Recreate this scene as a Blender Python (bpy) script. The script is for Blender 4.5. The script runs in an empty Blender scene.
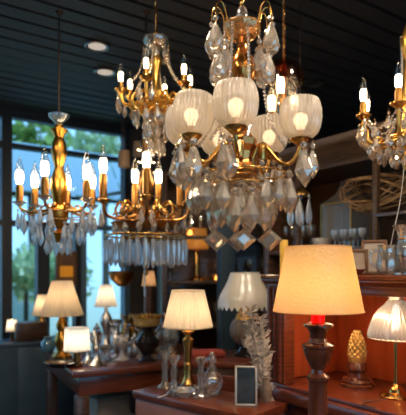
import bpy, bmesh, math, random
from math import sin, cos, pi, radians
from mathutils import Vector, Matrix
random.seed(7)
sc = bpy.context.scene
COL = sc.collection
F = 520.0; HZ = 272.0; CZ = 1.30
ANG = radians(34.5)
D1 = Vector((cos(ANG), sin(ANG), 0)); D2 = Vector((-sin(ANG), cos(ANG), 0))

def P(px, py, Y): return Vector(((px-203)/F*Y, Y, CZ+(HZ-py)/F*Y))
def XY(px, Y): return ((px-203)/F*Y, Y)
def ZZ(py, Y): return CZ+(HZ-py)/F*Y
def RW(u, v, z=0): return Vector((D1.x*u+D2.x*v, D1.y*u+D2.y*v, z))

# ------------------------------------------------------------------ materials
def new_mat(name):
    m = bpy.data.materials.new(name); m.use_nodes = True
    nt = m.node_tree; nt.nodes.clear()
    out = nt.nodes.new('ShaderNodeOutputMaterial')
    return m, nt, out
def N(nt, t, **kw):
    n = nt.nodes.new(t)
    for k, v in kw.items():
        if k in n.inputs: n.inputs[k].default_value = v
        else: setattr(n, k, v)
    return n
def c4(c): return (c[0], c[1], c[2], 1)

def pbr(name, col, rough=.5, metal=0, col2=None, scale=20, stretch=(1,1,1), coat=0, bump=0, detail=4, trans=0, ior=1.45):
    m, nt, out = new_mat(name)
    b = N(nt, 'ShaderNodeBsdfPrincipled')
    b.inputs['Base Color'].default_value = c4(col); b.inputs['Roughness'].default_value = rough
    b.inputs['Metallic'].default_value = metal; b.inputs['Coat Weight'].default_value = coat
    b.inputs['Transmission Weight'].default_value = trans; b.inputs['IOR'].default_value = ior
    if col2 is not None or bump:
        tc = N(nt, 'ShaderNodeTexCoord'); mp = N(nt, 'ShaderNodeMapping'); mp.inputs['Scale'].default_value = stretch
        nz = N(nt, 'ShaderNodeTexNoise'); nz.inputs['Scale'].default_value = scale; nz.inputs['Detail'].default_value = detail
        nt.links.new(tc.outputs['Object'], mp.inputs[0]); nt.links.new(mp.outputs[0], nz.inputs['Vector'])
        if col2 is not None:
            r = N(nt, 'ShaderNodeValToRGB')
            r.color_ramp.elements[0].color = c4(col); r.color_ramp.elements[0].position = .35
            r.color_ramp.elements[1].color = c4(col2); r.color_ramp.elements[1].position = .68
            nt.links.new(nz.outputs['Fac'], r.inputs[0]); nt.links.new(r.outputs[0], b.inputs['Base Color'])
        if bump:
            bp = N(nt, 'ShaderNodeBump'); bp.inputs['Strength'].default_value = bump; bp.inputs['Distance'].default_value = .01
            nt.links.new(nz.outputs['Fac'], bp.inputs['Height']); nt.links.new(bp.outputs[0], b.inputs['Normal'])
    nt.links.new(b.outputs[0], out.inputs[0])
    return m

def emit(name, col, s):
    m, nt, out = new_mat(name)
    e = N(nt, 'ShaderNodeEmission'); e.inputs[0].default_value = c4(col); e.inputs[1].default_value = s
    nt.links.new(e.outputs[0], out.inputs[0]); return m

def mixer(nt, a, b, f):
    x = N(nt, 'ShaderNodeMixShader'); 
    if hasattr(f, 'is_output') or not isinstance(f, (int, float)): nt.links.new(f, x.inputs[0])
    else: x.inputs[0].default_value = f
    nt.links.new(a.outputs[0], x.inputs[1]); nt.links.new(b.outputs[0], x.inputs[2]); return x

def thin_glass(name, tint=(1,1,1), gloss=.15, rough=.03, haze=0):
    m, nt, out = new_mat(name)
    t = N(nt, 'ShaderNodeBsdfTransparent'); t.inputs[0].default_value = c4(tint)
    g = N(nt, 'ShaderNodeBsdfGlossy'); g.inputs['Roughness'].default_value = rough
    lw = N(nt, 'ShaderNodeLayerWeight'); lw.inputs[0].default_value = gloss*2
    mul = N(nt, 'ShaderNodeMath', operation='MULTIPLY_ADD'); mul.inputs[1].default_value = .75; mul.inputs[2].default_value = gloss*.4
    nt.links.new(lw.outputs['Facing'], mul.inputs[0])
    x = mixer(nt, t, g, mul.outputs[0])
    if haze:
        d = N(nt, 'ShaderNodeBsdfTranslucent'); d.inputs[0].default_value = (.95,.93,.9,1)
        e = N(nt, 'ShaderNodeBsdfDiffuse'); e.inputs[0].default_value = (.95,.93,.9,1)
        x = mixer(nt, x, mixer(nt, d, e, .6), haze)
    nt.links.new(x.outputs[0], out.inputs[0]); return m

def crystal_mat(name, tint=(1,.93,.84), clear=.36, ior=1.5, gl=.36, rough=.0, white=.07, rg=.17):
    m, nt, out = new_mat(name)
    g = N(nt, 'ShaderNodeBsdfGlass'); g.inputs['Color'].default_value = c4(tint); g.inputs['Roughness'].default_value = rough; g.inputs['IOR'].default_value = ior
    t = N(nt, 'ShaderNodeBsdfTransparent'); t.inputs[0].default_value = c4(tint)
    s = N(nt, 'ShaderNodeBsdfGlossy'); s.inputs['Roughness'].default_value = .04; s.inputs[0].default_value = c4(tint)
    x = mixer(nt, g, t, clear); x = mixer(nt, x, s, gl*.7)
    s2 = N(nt, 'ShaderNodeBsdfGlossy'); s2.inputs['Roughness'].default_value = .38; s2.inputs[0].default_value = c4(tint)
    x = mixer(nt, x, s2, rg)
    if white:
        d = N(nt, 'ShaderNodeBsdfDiffuse'); d.inputs[0].default_value = c4(tint)
        l = N(nt, 'ShaderNodeBsdfTranslucent'); l.inputs[0].default_value = c4(tint)
        x = mixer(nt, x, mixer(nt, d, l, .5), white)
    nt.links.new(x.outputs[0], out.inputs[0]); return m

def shade_mat(name, col, tr=.6, gloss=.05, clear=0, bump=0, scale=40, col2=None, tcol=None):
    m, nt, out = new_mat(name)
    d = N(nt, 'ShaderNodeBsdfDiffuse'); d.inputs[0].default_value = c4(col)
    t = N(nt, 'ShaderNodeBsdfTranslucent'); t.inputs[0].default_value = c4(tcol or col)
    g = N(nt, 'ShaderNodeBsdfGlossy'); g.inputs['Roughness'].default_value = .25
    if bump or col2:
        tc = N(nt, 'ShaderNodeTexCoord'); nz = N(nt, 'ShaderNodeTexNoise'); nz.inputs['Scale'].default_value = scale
        nz.inputs['Detail'].default_value = 6
        nt.links.new(tc.outputs['Object'], nz.inputs['Vector'])
        if bump:
            bp = N(nt, 'ShaderNodeBump'); bp.inputs['Strength'].default_value = bump; bp.inputs['Distance'].default_value = .01
            nt.links.new(nz.outputs['Fac'], bp.inputs['Height'])
            for k in (d, g): nt.links.new(bp.outputs[0], k.inputs['Normal'])
        if col2:
            r = N(nt, 'ShaderNodeValToRGB'); r.color_ramp.elements[0].position = .35; r.color_ramp.elements[1].position = .65
            r.color_ramp.elements[0].color = c4(col); r.color_ramp.elements[1].color = c4(col2)
            nt.links.new(nz.outputs['Fac'], r.inputs[0])
            for k in (d, t): nt.links.new(r.outputs[0], k.inputs[0])
    x = mixer(nt, d, t, tr); x = mixer(nt, x, g, gloss)
    if clear:
        c = N(nt, 'ShaderNodeBsdfTransparent'); x = mixer(nt, x, c, clear)
    nt.links.new(x.outputs[0], out.inputs[0]); return m

M = {}
M['brass'] = pbr('polished_brass', (.78,.46,.14), .24, 1, (.62,.33,.09), 14)
M['gold'] = pbr('gilt_metal', (.72,.36,.07), .28, 1, (.5,.22,.035), 24)
M['gold_bright'] = pbr('bright_gilt_metal', (.95,.6,.15), .3, 1, (.8,.42,.08), 20)
M['bronze'] = pbr('aged_bronze', (.42,.2,.06), .3, 1, (.3,.13,.04), 18)
M['amber'] = pbr('amber_gilt', (.8,.36,.09), .2, .95, (.62,.22,.045), 12, coat=.5)
M['darkmetal'] = pbr('dark_metal', (.06,.035,.025), .4, .8)
M['silver'] = pbr('silver_plate', (.85,.8,.73), .3, 1, (.62,.58,.52), 16)
M['crystal'] = crystal_mat('cut_crystal')
M['crystal_cool'] = crystal_mat('cool_crystal', (.94,.97,1), .2, 1.5, .34, 0, .16)
M['glass'] = crystal_mat('pressed_glass', (1,.97,.92), .35, 1.35, .3, .0, .05, .03)
M['amber_crystal'] = crystal_mat('amber_tinted_glass', (1,.72,.38), .2, 1.45, .3)
M['amber_thin'] = thin_glass('smoked_amber_glass', (.6,.3,.1), .12, .08, 0)
M['clearthin'] = thin_glass('clear_thin_glass', (.97,.95,.92), .12, .03, .04)
M['lanternpane'] = thin_glass('old_lantern_glass', (.85,.82,.78), .03, .15, .14)
M['bulbglass'] = thin_glass('bulb_glass', (1,.97,.92), .2)
M['filament'] = emit('warm_filament', (1,.78,.5), 34)
M['filament_dim'] = emit('warm_filament_small', (1,.72,.4), 16)
M['lampbulb'] = emit('lamp_bulb', (1,.7,.4), 15)
M['globebulb'] = emit('globe_bulb', (1,.7,.4), 6)
M['parchbulb'] = emit('parchment_lamp_bulb', (1,.68,.32), 26)
M['globe'] = shade_mat('ribbed_frosted_glass', (.78,.7,.6), .6, .22, .38)
M['sleeve'] = pbr('brass_sleeve', (.42,.2,.05), .3, 1)
M['wood'] = pbr('red_mahogany', (.1,.022,.01), .3, 0, (.18,.042,.017), 9, (1,1,12), coat=.4)
M['wood_h'] = pbr('red_mahogany_board', (.1,.022,.01), .3, 0, (.18,.042,.017), 9, (1,12,1), coat=.4)
M['wood_panel'] = pbr('red_panel', (.4,.07,.02), .4, 0, (.5,.1,.03), 5, (6,6,1), coat=.2)
M['wood_dark'] = pbr('dark_walnut', (.055,.024,.013), .35, 0, (.11,.05,.025), 9, (1,1,10), coat=.3)
M['wood_lamp'] = pbr('lamp_mahogany', (.075,.02,.01), .25, 0, (.14,.04,.018), 9, (6,6,1), coat=.5)
M['wood_mid'] = pbr('brown_oak', (.2,.1,.045), .45, 0, (.3,.16,.07), 8, (1,10,1), coat=.1)
M['ceiling'] = pbr('dark_ceiling_board', (.03,.029,.033), .55, 0, (.04,.038,.043), 4, (1,8,1))
M['ceiling_gap'] = pbr('ceiling_gap', (.006,.006,.006), .9)
M['wall'] = pbr('dark_plaster', (.06,.05,.045), .8, 0, (.085,.07,.06), 5)
M['wall_blue'] = pbr('blue_painted_wood', (.02,.04,.06), .5, 0, (.03,.055,.075), 5)
M['floor'] = pbr('dark_floorboards', (.05,.04,.035), .4, 0, (.09,.07,.055), 6, (1,12,1))
M['frame_black'] = pbr('black_window_frame', (.02,.024,.03), .45)
M['frame_blue'] = pbr('bluegrey_window_frame', (.12,.2,.27), .45)
M['pane'] = thin_glass('window_glass', (.62,.81,.93), .03)
M['parchment'] = shade_mat('parchment_shade', (.95,.64,.27), .62, .1, 0, .6, 110, (.96,.68,.31), None)
M['pleat'] = shade_mat('pleated_cream_fabric', (.93,.83,.68), .6, .02)
M['pleat_warm'] = shade_mat('pleated_ivory_fabric', (.93,.78,.58), .6, .02)
M['shade_white'] = shade_mat('white_linen_shade', (.95,.9,.82), .65, .02)
M['shade_tan'] = shade_mat('tan_fabric_shade', (.5,.33,.2), .4, .02)
M['shade_orange'] = shade_mat('orange_fabric_shade', (1,.5,.12), .75, .02)
M['opal'] = shade_mat('white_glazed_shade', (.85,.8,.7), .35, .14)
M['ribglass'] = shade_mat('ribbed_clear_shade', (.6,.64,.64), .4, .3, .3)
M['red'] = pbr('red_candle_sleeve', (.85,.03,.015), .4)
M['red_glow'] = shade_mat('red_translucent_sleeve', (.95,.03,.015), .6, .03)
M['stone'] = pbr('speckled_stoneware', (.16,.12,.085), .5, 0, (.26,.2,.15), 60, bump=.2)
M['black'] = pbr('black_glaze', (.015,.013,.013), .2, 0, coat=.5)
M['porcelain'] = pbr('white_porcelain', (.82,.78,.72), .25, 0, (.62,.5,.42), 22, coat=.5)
M['candlewax'] = pbr('amber_wax', (.85,.48,.06), .5)
M['pinecone'] = pbr('gilt_pinecone', (.8,.56,.2), .45, .35, (.6,.36,.1), 30)
M['photo'] = pbr('dark_photo_print', (.02,.025,.03), .25, 0, (.06,.065,.07), 12)
M['paper'] = pbr('cream_mount', (.6,.5,.38), .8, 0, (.4,.27,.18), 12)
M['frame_gilt'] = pbr('silver_gilt_frame', (.62,.55,.44), .35, .7)
M['frame_wood'] = pbr('wood_picture_frame', (.2,.09,.035), .4)
M['dried'] = pbr('dried_white_stems', (.66,.6,.52), .8, 0, (.45,.4,.34), 20)
M['wicker'] = pbr('bent_willow', (.3,.16,.06), .6, 0, (.42,.25,.11), 18)
M['wood_corn'] = pbr('carved_brown_wood', (.05,.025,.012), .4, 0, (.1,.052,.026), 12, (1,1,8), bump=.3)
M['box_beige'] = pbr('beige_card', (.5,.42,.33), .8)
M['wood_pink'] = pbr('rosy_wood', (.34,.13,.09), .4, 0, (.42,.18,.12), 6, (1,8,1))
M['dark_blue'] = pbr('dark_blue_paint', (.06,.1,.135), .4, 0, (.08,.125,.16), 6)
M['box_white'] = pbr('white_card', (.75,.78,.78), .8)
M['box_brown'] = pbr('brown_card', (.25,.15,.09), .8)
M['cord'] = pbr('white_cord', (.6,.55,.5), .6)
M['cord_dark'] = pbr('brown_cord', (.12,.06,.04), .6)
M['leaf'] = shade_mat('leaf_green', (.16,.3,.07), .35, .03, 0, 0, 6, (.34,.42,.12))
M['leaf2'] = shade_mat('leaf_pale', (.35,.48,.22), .4, .03, 0, 0, 6, (.6,.66,.4))
M['bark'] = pbr('bark', (.06,.045,.035), .9)
M['lawn'] = pbr('lawn_grass', (.16,.24,.08), .9, 0, (.22,.3,.1), 3)
M['pave'] = pbr('pale_paving', (.4,.42,.42), .8)
M['rendered'] = pbr('pale_render', (.7,.74,.7), .8)
M['awning'] = shade_mat('blue_awning_cloth', (.55,.68,.78), .6, .02)
M['darkbeam'] = pbr('dark_beam', (.03,.035,.045), .6)
M['white_lens'] = emit('downlight_lens', (1,.86,.7), .5)
M['chrome'] = pbr('brushed_nickel_ring', (.5,.47,.43), .3, 1)
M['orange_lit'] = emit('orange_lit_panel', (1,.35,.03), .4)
M['leather'] = pbr('black_leather', (.02,.02,.022), .4, 0, (.03,.03,.034), 30, coat=.2)
M['redcloth'] = pbr('red_cloth', (.32,.05,.03), .8)

# ------------------------------------------------------------------ mesh builders
def finish(bm, name, mats, smooth=True, angle=40):
    bmesh.ops.remove_doubles(bm, verts=bm.verts, dist=1e-6)
    bmesh.ops.recalc_face_normals(bm, faces=bm.faces)
    me = bpy.data.meshes.new(name); bm.to_mesh(me); bm.free()
    if not isinstance(mats, (list, tuple)): mats = [mats]
    for m in mats: me.materials.append(M[m] if isinstance(m, str) else m)
    if smooth:
        me.shade_smooth(); me.set_sharp_from_angle(angle=radians(angle))
    else: me.shade_flat()
    return me

def b_lathe(bm, prof, seg=24, mi=0, flute=0, amp=0, off=(0,0,0), sy=1):
    rings = []
    for r, z in prof:
        if r < 1e-5: rings.append([bm.verts.new((off[0], off[1], z+off[2]))])
        else:
            ring = []
            for i in range(seg):
                a = 2*pi*i/seg
                rr = r*(1+amp*cos(flute*a)) if flute else r
                ring.append(bm.verts.new((off[0]+rr*cos(a), off[1]+sy*rr*sin(a), z+off[2])))
            rings.append(ring)
    for A, B in zip(rings, rings[1:]):
        if len(A) == 1 and len(B) == 1: continue
        for i in range(seg):
            j = (i+1) % seg
            if len(A) == 1: f = (A[0], B[i], B[j])
            elif len(B) == 1: f = (A[i], A[j], B[0])
            else: f = (A[i], A[j], B[j], B[i])
            bm.faces.new(f).material_index = mi
    return bm
def cap_prof(prof):
    p = list(prof)
    if p[0][0] > 1e-5: p.insert(0, (0, p[0][1]))
    if p[-1][0] > 1e-5: p.append((0, p[-1][1]))
    return p
def lathe(name, prof, mat, seg=24, cap=True, smooth=True, angle=40, **kw):
    bm = bmesh.new(); b_lathe(bm, cap_prof(prof) if cap else prof, seg, **kw)
    return finish(bm, name, mat, smooth, angle)

def b_box(bm, c, s, mi=0, rot=None, bev=0):
    vs = []
    for dx in (-.5,.5):
        for dy in (-.5,.5):
            for dz in (-.5,.5):
                v = Vector((dx*s[0], dy*s[1], dz*s[2]))
                if rot is not None: v = rot @ v
                vs.append(bm.verts.new(v+Vector(c)))
    fs = []
    for idx in ((0,1,3,2),(4,6,7,5),(0,4,5,1),(2,3,7,6),(0,2,6,4),(1,5,7,3)):
        f = bm.faces.new([vs[i] for i in idx]); f.material_index = mi; fs.append(f)
    if bev:
        es = list({e for f in fs for e in f.edges})
        bmesh.ops.bevel(bm, geom=es, offset=bev, segments=2, affect='EDGES', profile=.5)
def box(name, lo, hi, mat, bev=.004):
    bm = bmesh.new(); lo, hi = Vector(lo), Vector(hi)
    b_box(bm, (lo+hi)/2, hi-lo, bev=bev)
    return finish(bm, name, mat)

def b_tube(bm, pts, rad, seg=8, mi=0, closed=False):
    pts = [Vector(p) for p in pts]; n = len(pts)
    rads = rad if isinstance(rad, (list, tuple)) else [rad]*n
    prev = None; rings = []
    for i, p in enumerate(pts):
        if closed: t = pts[(i+1) % n]-pts[i-1]
        else: t = pts[min(i+1, n-1)]-pts[max(i-1, 0)]
        t.normalize()
        if prev is None:
            up = Vector((0,0,1)) if abs(t.z) < .9 else Vector((1,0,0))
            nrm = t.cross(up).normalized()
        else:
            nrm = (prev-t*prev.dot(t)); nrm = nrm.normalized() if nrm.length > 1e-6 else t.orthogonal().normalized()
        prev = nrm; bi = t.cross(nrm)
        rings.append([bm.verts.new(p+rads[i]*(nrm*cos(2*pi*k/seg)+bi*sin(2*pi*k/seg))) for k in range(seg)])
    rr = list(zip(rings, rings[1:])) + ([(rings[-1], rings[0])] if closed else [])
    for A, B in rr:
        for k in range(seg):
            bm.faces.new((A[k], A[(k+1) % seg], B[(k+1) % seg], B[k])).material_index = mi
    if not closed:
        for r in (rings[0], rings[-1][::-1]): bm.faces.new(r).material_index = mi
def bez(pts, n=8):
    """Catmull-Rom through the points."""
    pts = [Vector(p) for p in pts]; out = []
    for i in range(len(pts)-1):
        p0 = pts[max(i-1,0)]; p1 = pts[i]; p2 = pts[i+1]; p3 = pts[min(i+2,len(pts)-1)]
        for k in range(n):
            t = k/n
            out.append(.5*((2*p1)+(p2-p0)*t+(2*p0-5*p1+4*p2-p3)*t*t+(3*p1-p0-3*p2+p3)*t**3))
    out.append(pts[-1]); return out
def tube(name, pts, rad, mat, seg=8, n=8, closed=False):
    bm = bmesh.new(); p = bez(pts, n) if not closed else [Vector(q) for q in pts]
    if isinstance(rad, (list, tuple)):
        m = len(p); rad = [rad[0]+(rad[1]-rad[0])*i/(m-1) for i in range(m)]
    b_tube(bm, p, rad, seg, closed=closed); return finish(bm, name, mat, True, 60)
def ring_pts(R, z, n=32, c=(0,0)): return [(c[0]+R*cos(2*pi*i/n), c[1]+R*sin(2*pi*i/n), z) for i in range(n)]
def torus(name, R, r, z, mat, n=32): return tube(name, ring_pts(R, z, n), r, mat, 8, closed=True)

def b_gem(bm, prof, seg=8, sy=.5, off=(0,0,0), mi=0):
    prev = None
    for k, (r, z) in enumerate(cap_prof(prof)):
        if r < 1e-5: ring = [bm.verts.new((off[0], off[1], z+off[2]))]
        else:
            ph = pi/seg*(k % 2)
            ring = [bm.verts.new((off[0]+r*cos(2*pi*i/seg+ph), off[1]+sy*r*sin(2*pi*i/seg+ph), z+off[2])) for i in range(seg)]
        if prev:
            A, B = prev, ring
            for i in range(seg):
                j = (i+1) % seg
                if len(A) == 1 and len(B) == 1: break
                if len(A) == 1: fs = [(A[0], B[i], B[j])]
                elif len(B) == 1: fs = [(A[i], A[j], B[0])]
                elif k % 2: fs = [(A[i], A[j], B[i]), (A[j], B[j], B[i])]
                else: fs = [(A[i], B[j], B[i]), (A[i], A[j], B[j])]
                for f in fs: bm.faces.new(f).material_index = mi
        prev = ring
def drop_mesh(kind, w, h, mat='crystal', wire='brass', bead=True):
    """A hanging crystal: its hook at the origin, the stone below it."""
    bm = bmesh.new(); z0 = 0
    b_tube(bm, [(0,0,.004),(0,0,-.012)], .0009, 5, mi=1)
    if bead:
        rb = w*.2
        b_gem(bm, [(0,-.006),(rb*.75,-.006-rb*.45),(rb,-.006-rb),(rb*.75,-.006-rb*1.55),(0,-.006-rb*2)], 8, .7)
        z0 = -.006-rb*2-.002
        b_tube(bm, [(0,0,z0+.004),(0,0,z0-.006)], .0009, 5, mi=1)
    a = w/2
    if kind == 'kite':
        pr = [(0,0),(a*.34,-h*.04),(a*.5,-h*.18),(a,-h*.6),(a*.66,-h*.8),(0,-h)]
        b_gem(bm, [(r, z+z0) for r, z in pr], 6, .66)
    elif kind == 'almond':
        pr = [(0,0),(a*.3,-h*.1),(a*.62,-h*.3),(a*.95,-h*.56),(a,-h*.7),(a*.78,-h*.88),(a*.4,-h*.97),(0,-h)]
        b_gem(bm, [(r, z+z0) for r, z in pr], 8, .5)
    elif kind == 'prism':
        pr = [(0,0),(a*.8,-h*.03),(a*.8,-h*.08),(a,-h*.3),(a,-h*.82),(a*.55,-h*.93),(0,-h)]
        b_gem(bm, [(r, z+z0) for r, z in pr], 6, .8)
    elif kind == 'diamond':
        d = w*.2
        O = [(0,0,0),(a,0,-h/2),(0,0,-h),(-a,0,-h/2)]
        def inner(s, y): return [bm.verts.new((x*s, y, (z+h/2)*s-h/2+z0)) for x, _, z in O]
        fr = inner(.48, -d); fo = inner(1, -d*.15); bo = inner(1, d*.15); bk = inner(.48, d)
        bm.faces.new(fr); bm.faces.new(bk)
        for A, B in ((fr, fo), (fo, bo), (bo, bk)):
            for i in range(4):
                j = (i+1) % 4; bm.faces.new((A[i], A[j], B[j], B[i]))
    return finish(bm, kind+'_crystal', [mat, wire], smooth=False)
def bead_strand(name, pts, rb, mat='crystal', gap=1.0):
    bm = bmesh.new(); p = bez(pts, 12); L = [0]
    for a, b in zip(p, p[1:]): L.append(L[-1]+(b-a).length)
    n = max(2, int(L[-1]/(2*rb*gap)))
    for k in range(n):
        s = L[-1]*(k+.5)/n
        i = max(j for j in range(len(L)) if L[j] <= s); i = min(i, len(p)-2)
        q = p[i].lerp(p[i+1], (s-L[i])/max(L[i+1]-L[i], 1e-6))
        b_gem(bm, [(0,rb),(rb*.75,rb*.6),(rb,0),(rb*.75,-rb*.6),(0,-rb)], 6, 1, off=tuple(q))
    return finish(bm, name, mat, smooth=False)

def shade_mesh(name, prof, mat, seg=96, pleats=0, amp=0, scallop=0, sdepth=0, jag=0):
    bm = bmesh.new(); rings = []
    zb = min(z for r, z in prof); n = len(prof)
    for k, (r, z) in enumerate(prof):
        ring = []
        for i in range(seg):
            a = 2*pi*i/seg
            rr = r*(1+amp*cos(pleats*a)) if pleats else r
            zz = z
            if k == n-1 and scallop: zz = z-sdepth*abs(sin(scallop*a/2))
            if jag: rr += random.uniform(-jag, jag)*(.4 if k not in (0, n-1) else 1)
            ring.append(bm.verts.new((rr*cos(a), rr*sin(a), zz)))
        rings.append(ring)
    for A, B in zip(rings, rings[1:]):
        for i in range(seg):
            j = (i+1) % seg; bm.faces.new((A[i], A[j], B[j], B[i]))
    return finish(bm, name, mat, True, 70)

# ------------------------------------------------------------------ object helpers
def link(o, parent=None, loc=(0,0,0), rot=(0,0,0), scale=None):
    COL.objects.link(o)
    if parent is not None: o.parent = parent
    o.location = loc; o.rotation_euler = rot
    if scale is not None: o.scale = scale if isinstance(scale, (tuple, list)) else (scale,)*3
    return o
def part(name, me, parent, loc=(0,0,0), rot=(0,0,0), scale=None, label=None):
    o = link(bpy.data.objects.new(name, me), parent, loc, rot, scale)
    if label: o['label'] = label
    return o
def tag(o, label, cat, group=None, kind=None):
    if label: o['label'] = label
    if cat: o['category'] = cat
    if group: o['group'] = group
    if kind: o['kind'] = kind
    return o
def thing(name, label, cat, loc=(0,0,0), rotz=0, group=None):
    o = link(bpy.data.objects.new(name, None), None, loc, (0,0,rotz)); o.empty_display_size = .05
    return tag(o, label, cat, group)
def solo(name, me, label, cat, loc=(0,0,0), rotz=0, group=None, scale=None):
    return tag(link(bpy.data.objects.new(name, me), None, loc, (0,0,rotz), scale), label, cat, group)
def struct(name, me, loc=(0,0,0), rotz=0, parent=None):
    o = link(bpy.data.objects.new(name, me), parent, loc, (0,0,rotz))
    o['kind'] = 'structure'; return o
def copy_tree(o, parent=None):
    c = o.copy(); COL.objects.link(c)
    if parent is not None: c.parent = parent
    for ch in list(o.children): copy_tree(ch, c)
    return c

# ------------------------------------------------------------------ room shell
CEIL = 2.60; V = 4.25
bm = bmesh.new()
v = -3.0
while v < V+.02:
    smoothband = 3.12 < v < 3.5
    w = .125
    gap = .004 if smoothband else .026
    b_box(bm, (1.0, v+w/2, CEIL+.03), (10, w-gap, .06))
    v += w
b_box(bm, (1.0, .65, CEIL+.1), (10.4, 7.7, .06), mi=1)
struct('ceiling', finish(bm, 'ceiling', ['ceiling', 'ceiling_gap'], True), (0,0,0), ANG)
struct('floor', box('floor', (-4.2,-3.2,-.05), (6.2,V+.1,0), 'floor', 0), (0,0,0), ANG)
struct('wall_back', box('wall_back', (2.12,V,0), (6.2,V+.14,CEIL+.06), 'wall', 0), (0,0,0), ANG)
struct('wall_right', box('wall_right', (6.0,-3.1,0), (6.14,V,CEIL+.06), 'wall', 0), (0,0,0), ANG)
bm = bmesh.new()
b_box(bm, (1,-3.13,.3), (10.4,.14,.6)); b_box(bm, (1,-3.13,2.48), (10.4,.14,.36)); b_box(bm, (-3.2,-3.13,1.45), (2,.14,1.7)); b_box(bm, (5.2,-3.13,1.45), (2,.14,1.7))
struct('wall_front', finish(bm, 'wall_front', 'wall', False), (0,0,0), ANG)
bm = bmesh.new()
for u in (-2.17, -.6, 1.0, 2.6, 4.17): b_box(bm, (u,-3.13,1.45), (.06,.1,1.7))
for z_ in (.62, 2.28): b_box(bm, (1,-3.13,z_), (6.4,.1,.05))
w = struct('window_8', finish(bm, 'window_frame', 'frame_black', False), (0,0,0), ANG)  # unseen window added behind the camera so daylight fills the crystals
struct('window_pane', box('pane', (-2.15,-3.135,.64), (4.15,-3.125,2.26), 'pane', 0), parent=w)
struct('wall_left', box('wall_left', (-4.2,-3.1,0), (-4.06,V,CEIL+.06), 'wall', 0), (0,0,0), ANG)
# window wall below and above the glass
bm = bmesh.new()
b_box(bm, (-.97, V+.07, .2), (6.2, .14, .4)); b_box(bm, (-.97, V+.07, 2.62), (6.2, .14, .1))
struct('wall_window_side', finish(bm, 'wall_window_side', 'frame_black', False), (0,0,0), ANG)
wins = [(-3.9,-2.3),(-2.3,-.75),(-.75,1.04),(1.04,1.34),(1.34,1.66),(1.66,2.12)]
for i, (a, b) in enumerate(wins):
    mat = 'frame_blue' if i == 5 else 'frame_black'
    full = i < 3; ztop_ = 2.57 if full else 1.70
    bm = bmesh.new(); pw = .03 if i < 3 else .05
    for u in (a+pw/2, b-pw/2): b_box(bm, (u, V+.05, (.4+ztop_)/2), (pw, .09, ztop_-.4))
    for z, h in ((.43,.06),(1.69,.045)) + (((2.31,.04),(2.55,.04)) if full else ()): b_box(bm, ((a+b)/2, V+.05, z), (b-a, .08, h))
    w = struct('window_%d' % (i+1), finish(bm, 'window_frame', mat, False), (0,0,0), ANG)
    struct('window_pane', box('pane', (a+pw,V+.047,.44), (b-pw,V+.053,ztop_-.02), 'pane', 0), parent=w)
bm = bmesh.new()
for u in (1.065, 2.095): b_box(bm, (u, V+.05, 2.14), (.05, .09, .86))
for z, h in ((2.31,.035),(2.55,.04)): b_box(bm, (1.58, V+.05, z), (1.08, .08, h))
w = struct('window_7', finish(bm, 'window_frame', 'frame_black', False), (0,0,0), ANG)
struct('window_pane', box('pane', (1.09,V+.047,1.715), (2.07,V+.053,2.54), 'pane', 0), parent=w)
# ------------------------------------------------------------------ outside
struct('ground_outside', box('ground', (-14,V+.14,-.2), (22,34,-.1), 'lawn', 0), (0,0,0), ANG)
struct('path_outside', box('path', (-14,V+.2,-.1), (22,V+2.4,-.09), 'pave', 0), (0,0,0), ANG)
o = struct('wall_outside', box('garden_wall', (-4,9.2,-.1), (10,9.4,1.02), 'rendered', .02), (0,0,0), ANG)
bm = bmesh.new()
for k in range(9):
    u0 = -3+k*.8
    b_box(bm, (u0+.4, V+1.35, 2.42), (.78, .012, .75), rot=Matrix.Rotation(radians(-38), 3, 'X'))
aw = thing('awning', 'pale blue sloping awning outside the shop window', 'awning', (0,0,0), ANG)
part('canopy', finish(bm, 'awning', 'awning', False), aw)
bm = bmesh.new()
b_tube(bm, [(-3,V+1.66,2.17),(4.2,V+1.66,2.17)], .025, 8)
part('front_bar', finish(bm, 'awning_bar', 'darkmetal'), aw)
bm = bmesh.new()
for u in (-2.8, -.6, 1.6, 2.35, 4.1):
    b_tube(bm, [(u,V+.14,2.1),(u,V+1.66,2.17)], .02, 8)
part('support_arm', finish(bm, 'awning_arms', 'darkmetal'), aw)
def leafy(name, R, n, mat, size):
    bm = bmesh.new()
    for k in range(n):
        d = Vector((random.gauss(0,1), random.gauss(0,1), random.gauss(0,1))).normalized()*R*random.uniform(.45,1)
        d.z *= .85
        d += Vector((random.choice((-.35,0,.35))*R, random.choice((-.3,0,.3))*R, random.choice((-.2,.1,.3))*R))
        q = Matrix.Rotation(random.uniform(0,6.28), 3, 'Z') @ Matrix.Rotation(random.uniform(-1.2,1.2), 3, 'X')
        s = size*random.uniform(.6,1.3)
        vs = [bm.verts.new(d+q @ Vector(p)) for p in ((0,-s,0),(s*.55,0,s*.15),(0,s,0),(-s*.55,0,s*.15))]
        bm.faces.new(vs)
    return finish(bm, name, mat, False)
tl = [(-45,12.5,.0,1.0,'leaf2','pale leafed tree nearest the left edge outside the window'),
      (30,13.2,.0,1.0,'leaf','green tree outside seen through the left window'),
      (104,14.2,.0,1.0,'leaf2','light green tree outside by the end of the window wall')]
for px, Y, _, R, mt, lab in tl:
    x, y = XY(px, Y)
    t = thing('garden_tree', lab, 'tree', (x, y, -.1), 0, 'trees outside the window')
    part('crown', leafy('crown', R, 650, mt, .2), t, (0,0,4.3))
    part('trunk', tube('trunk', [(0,0,0),(.05,.03,1.2),(0,0,3.8)], (.14,.07), 'bark'), t)
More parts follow.
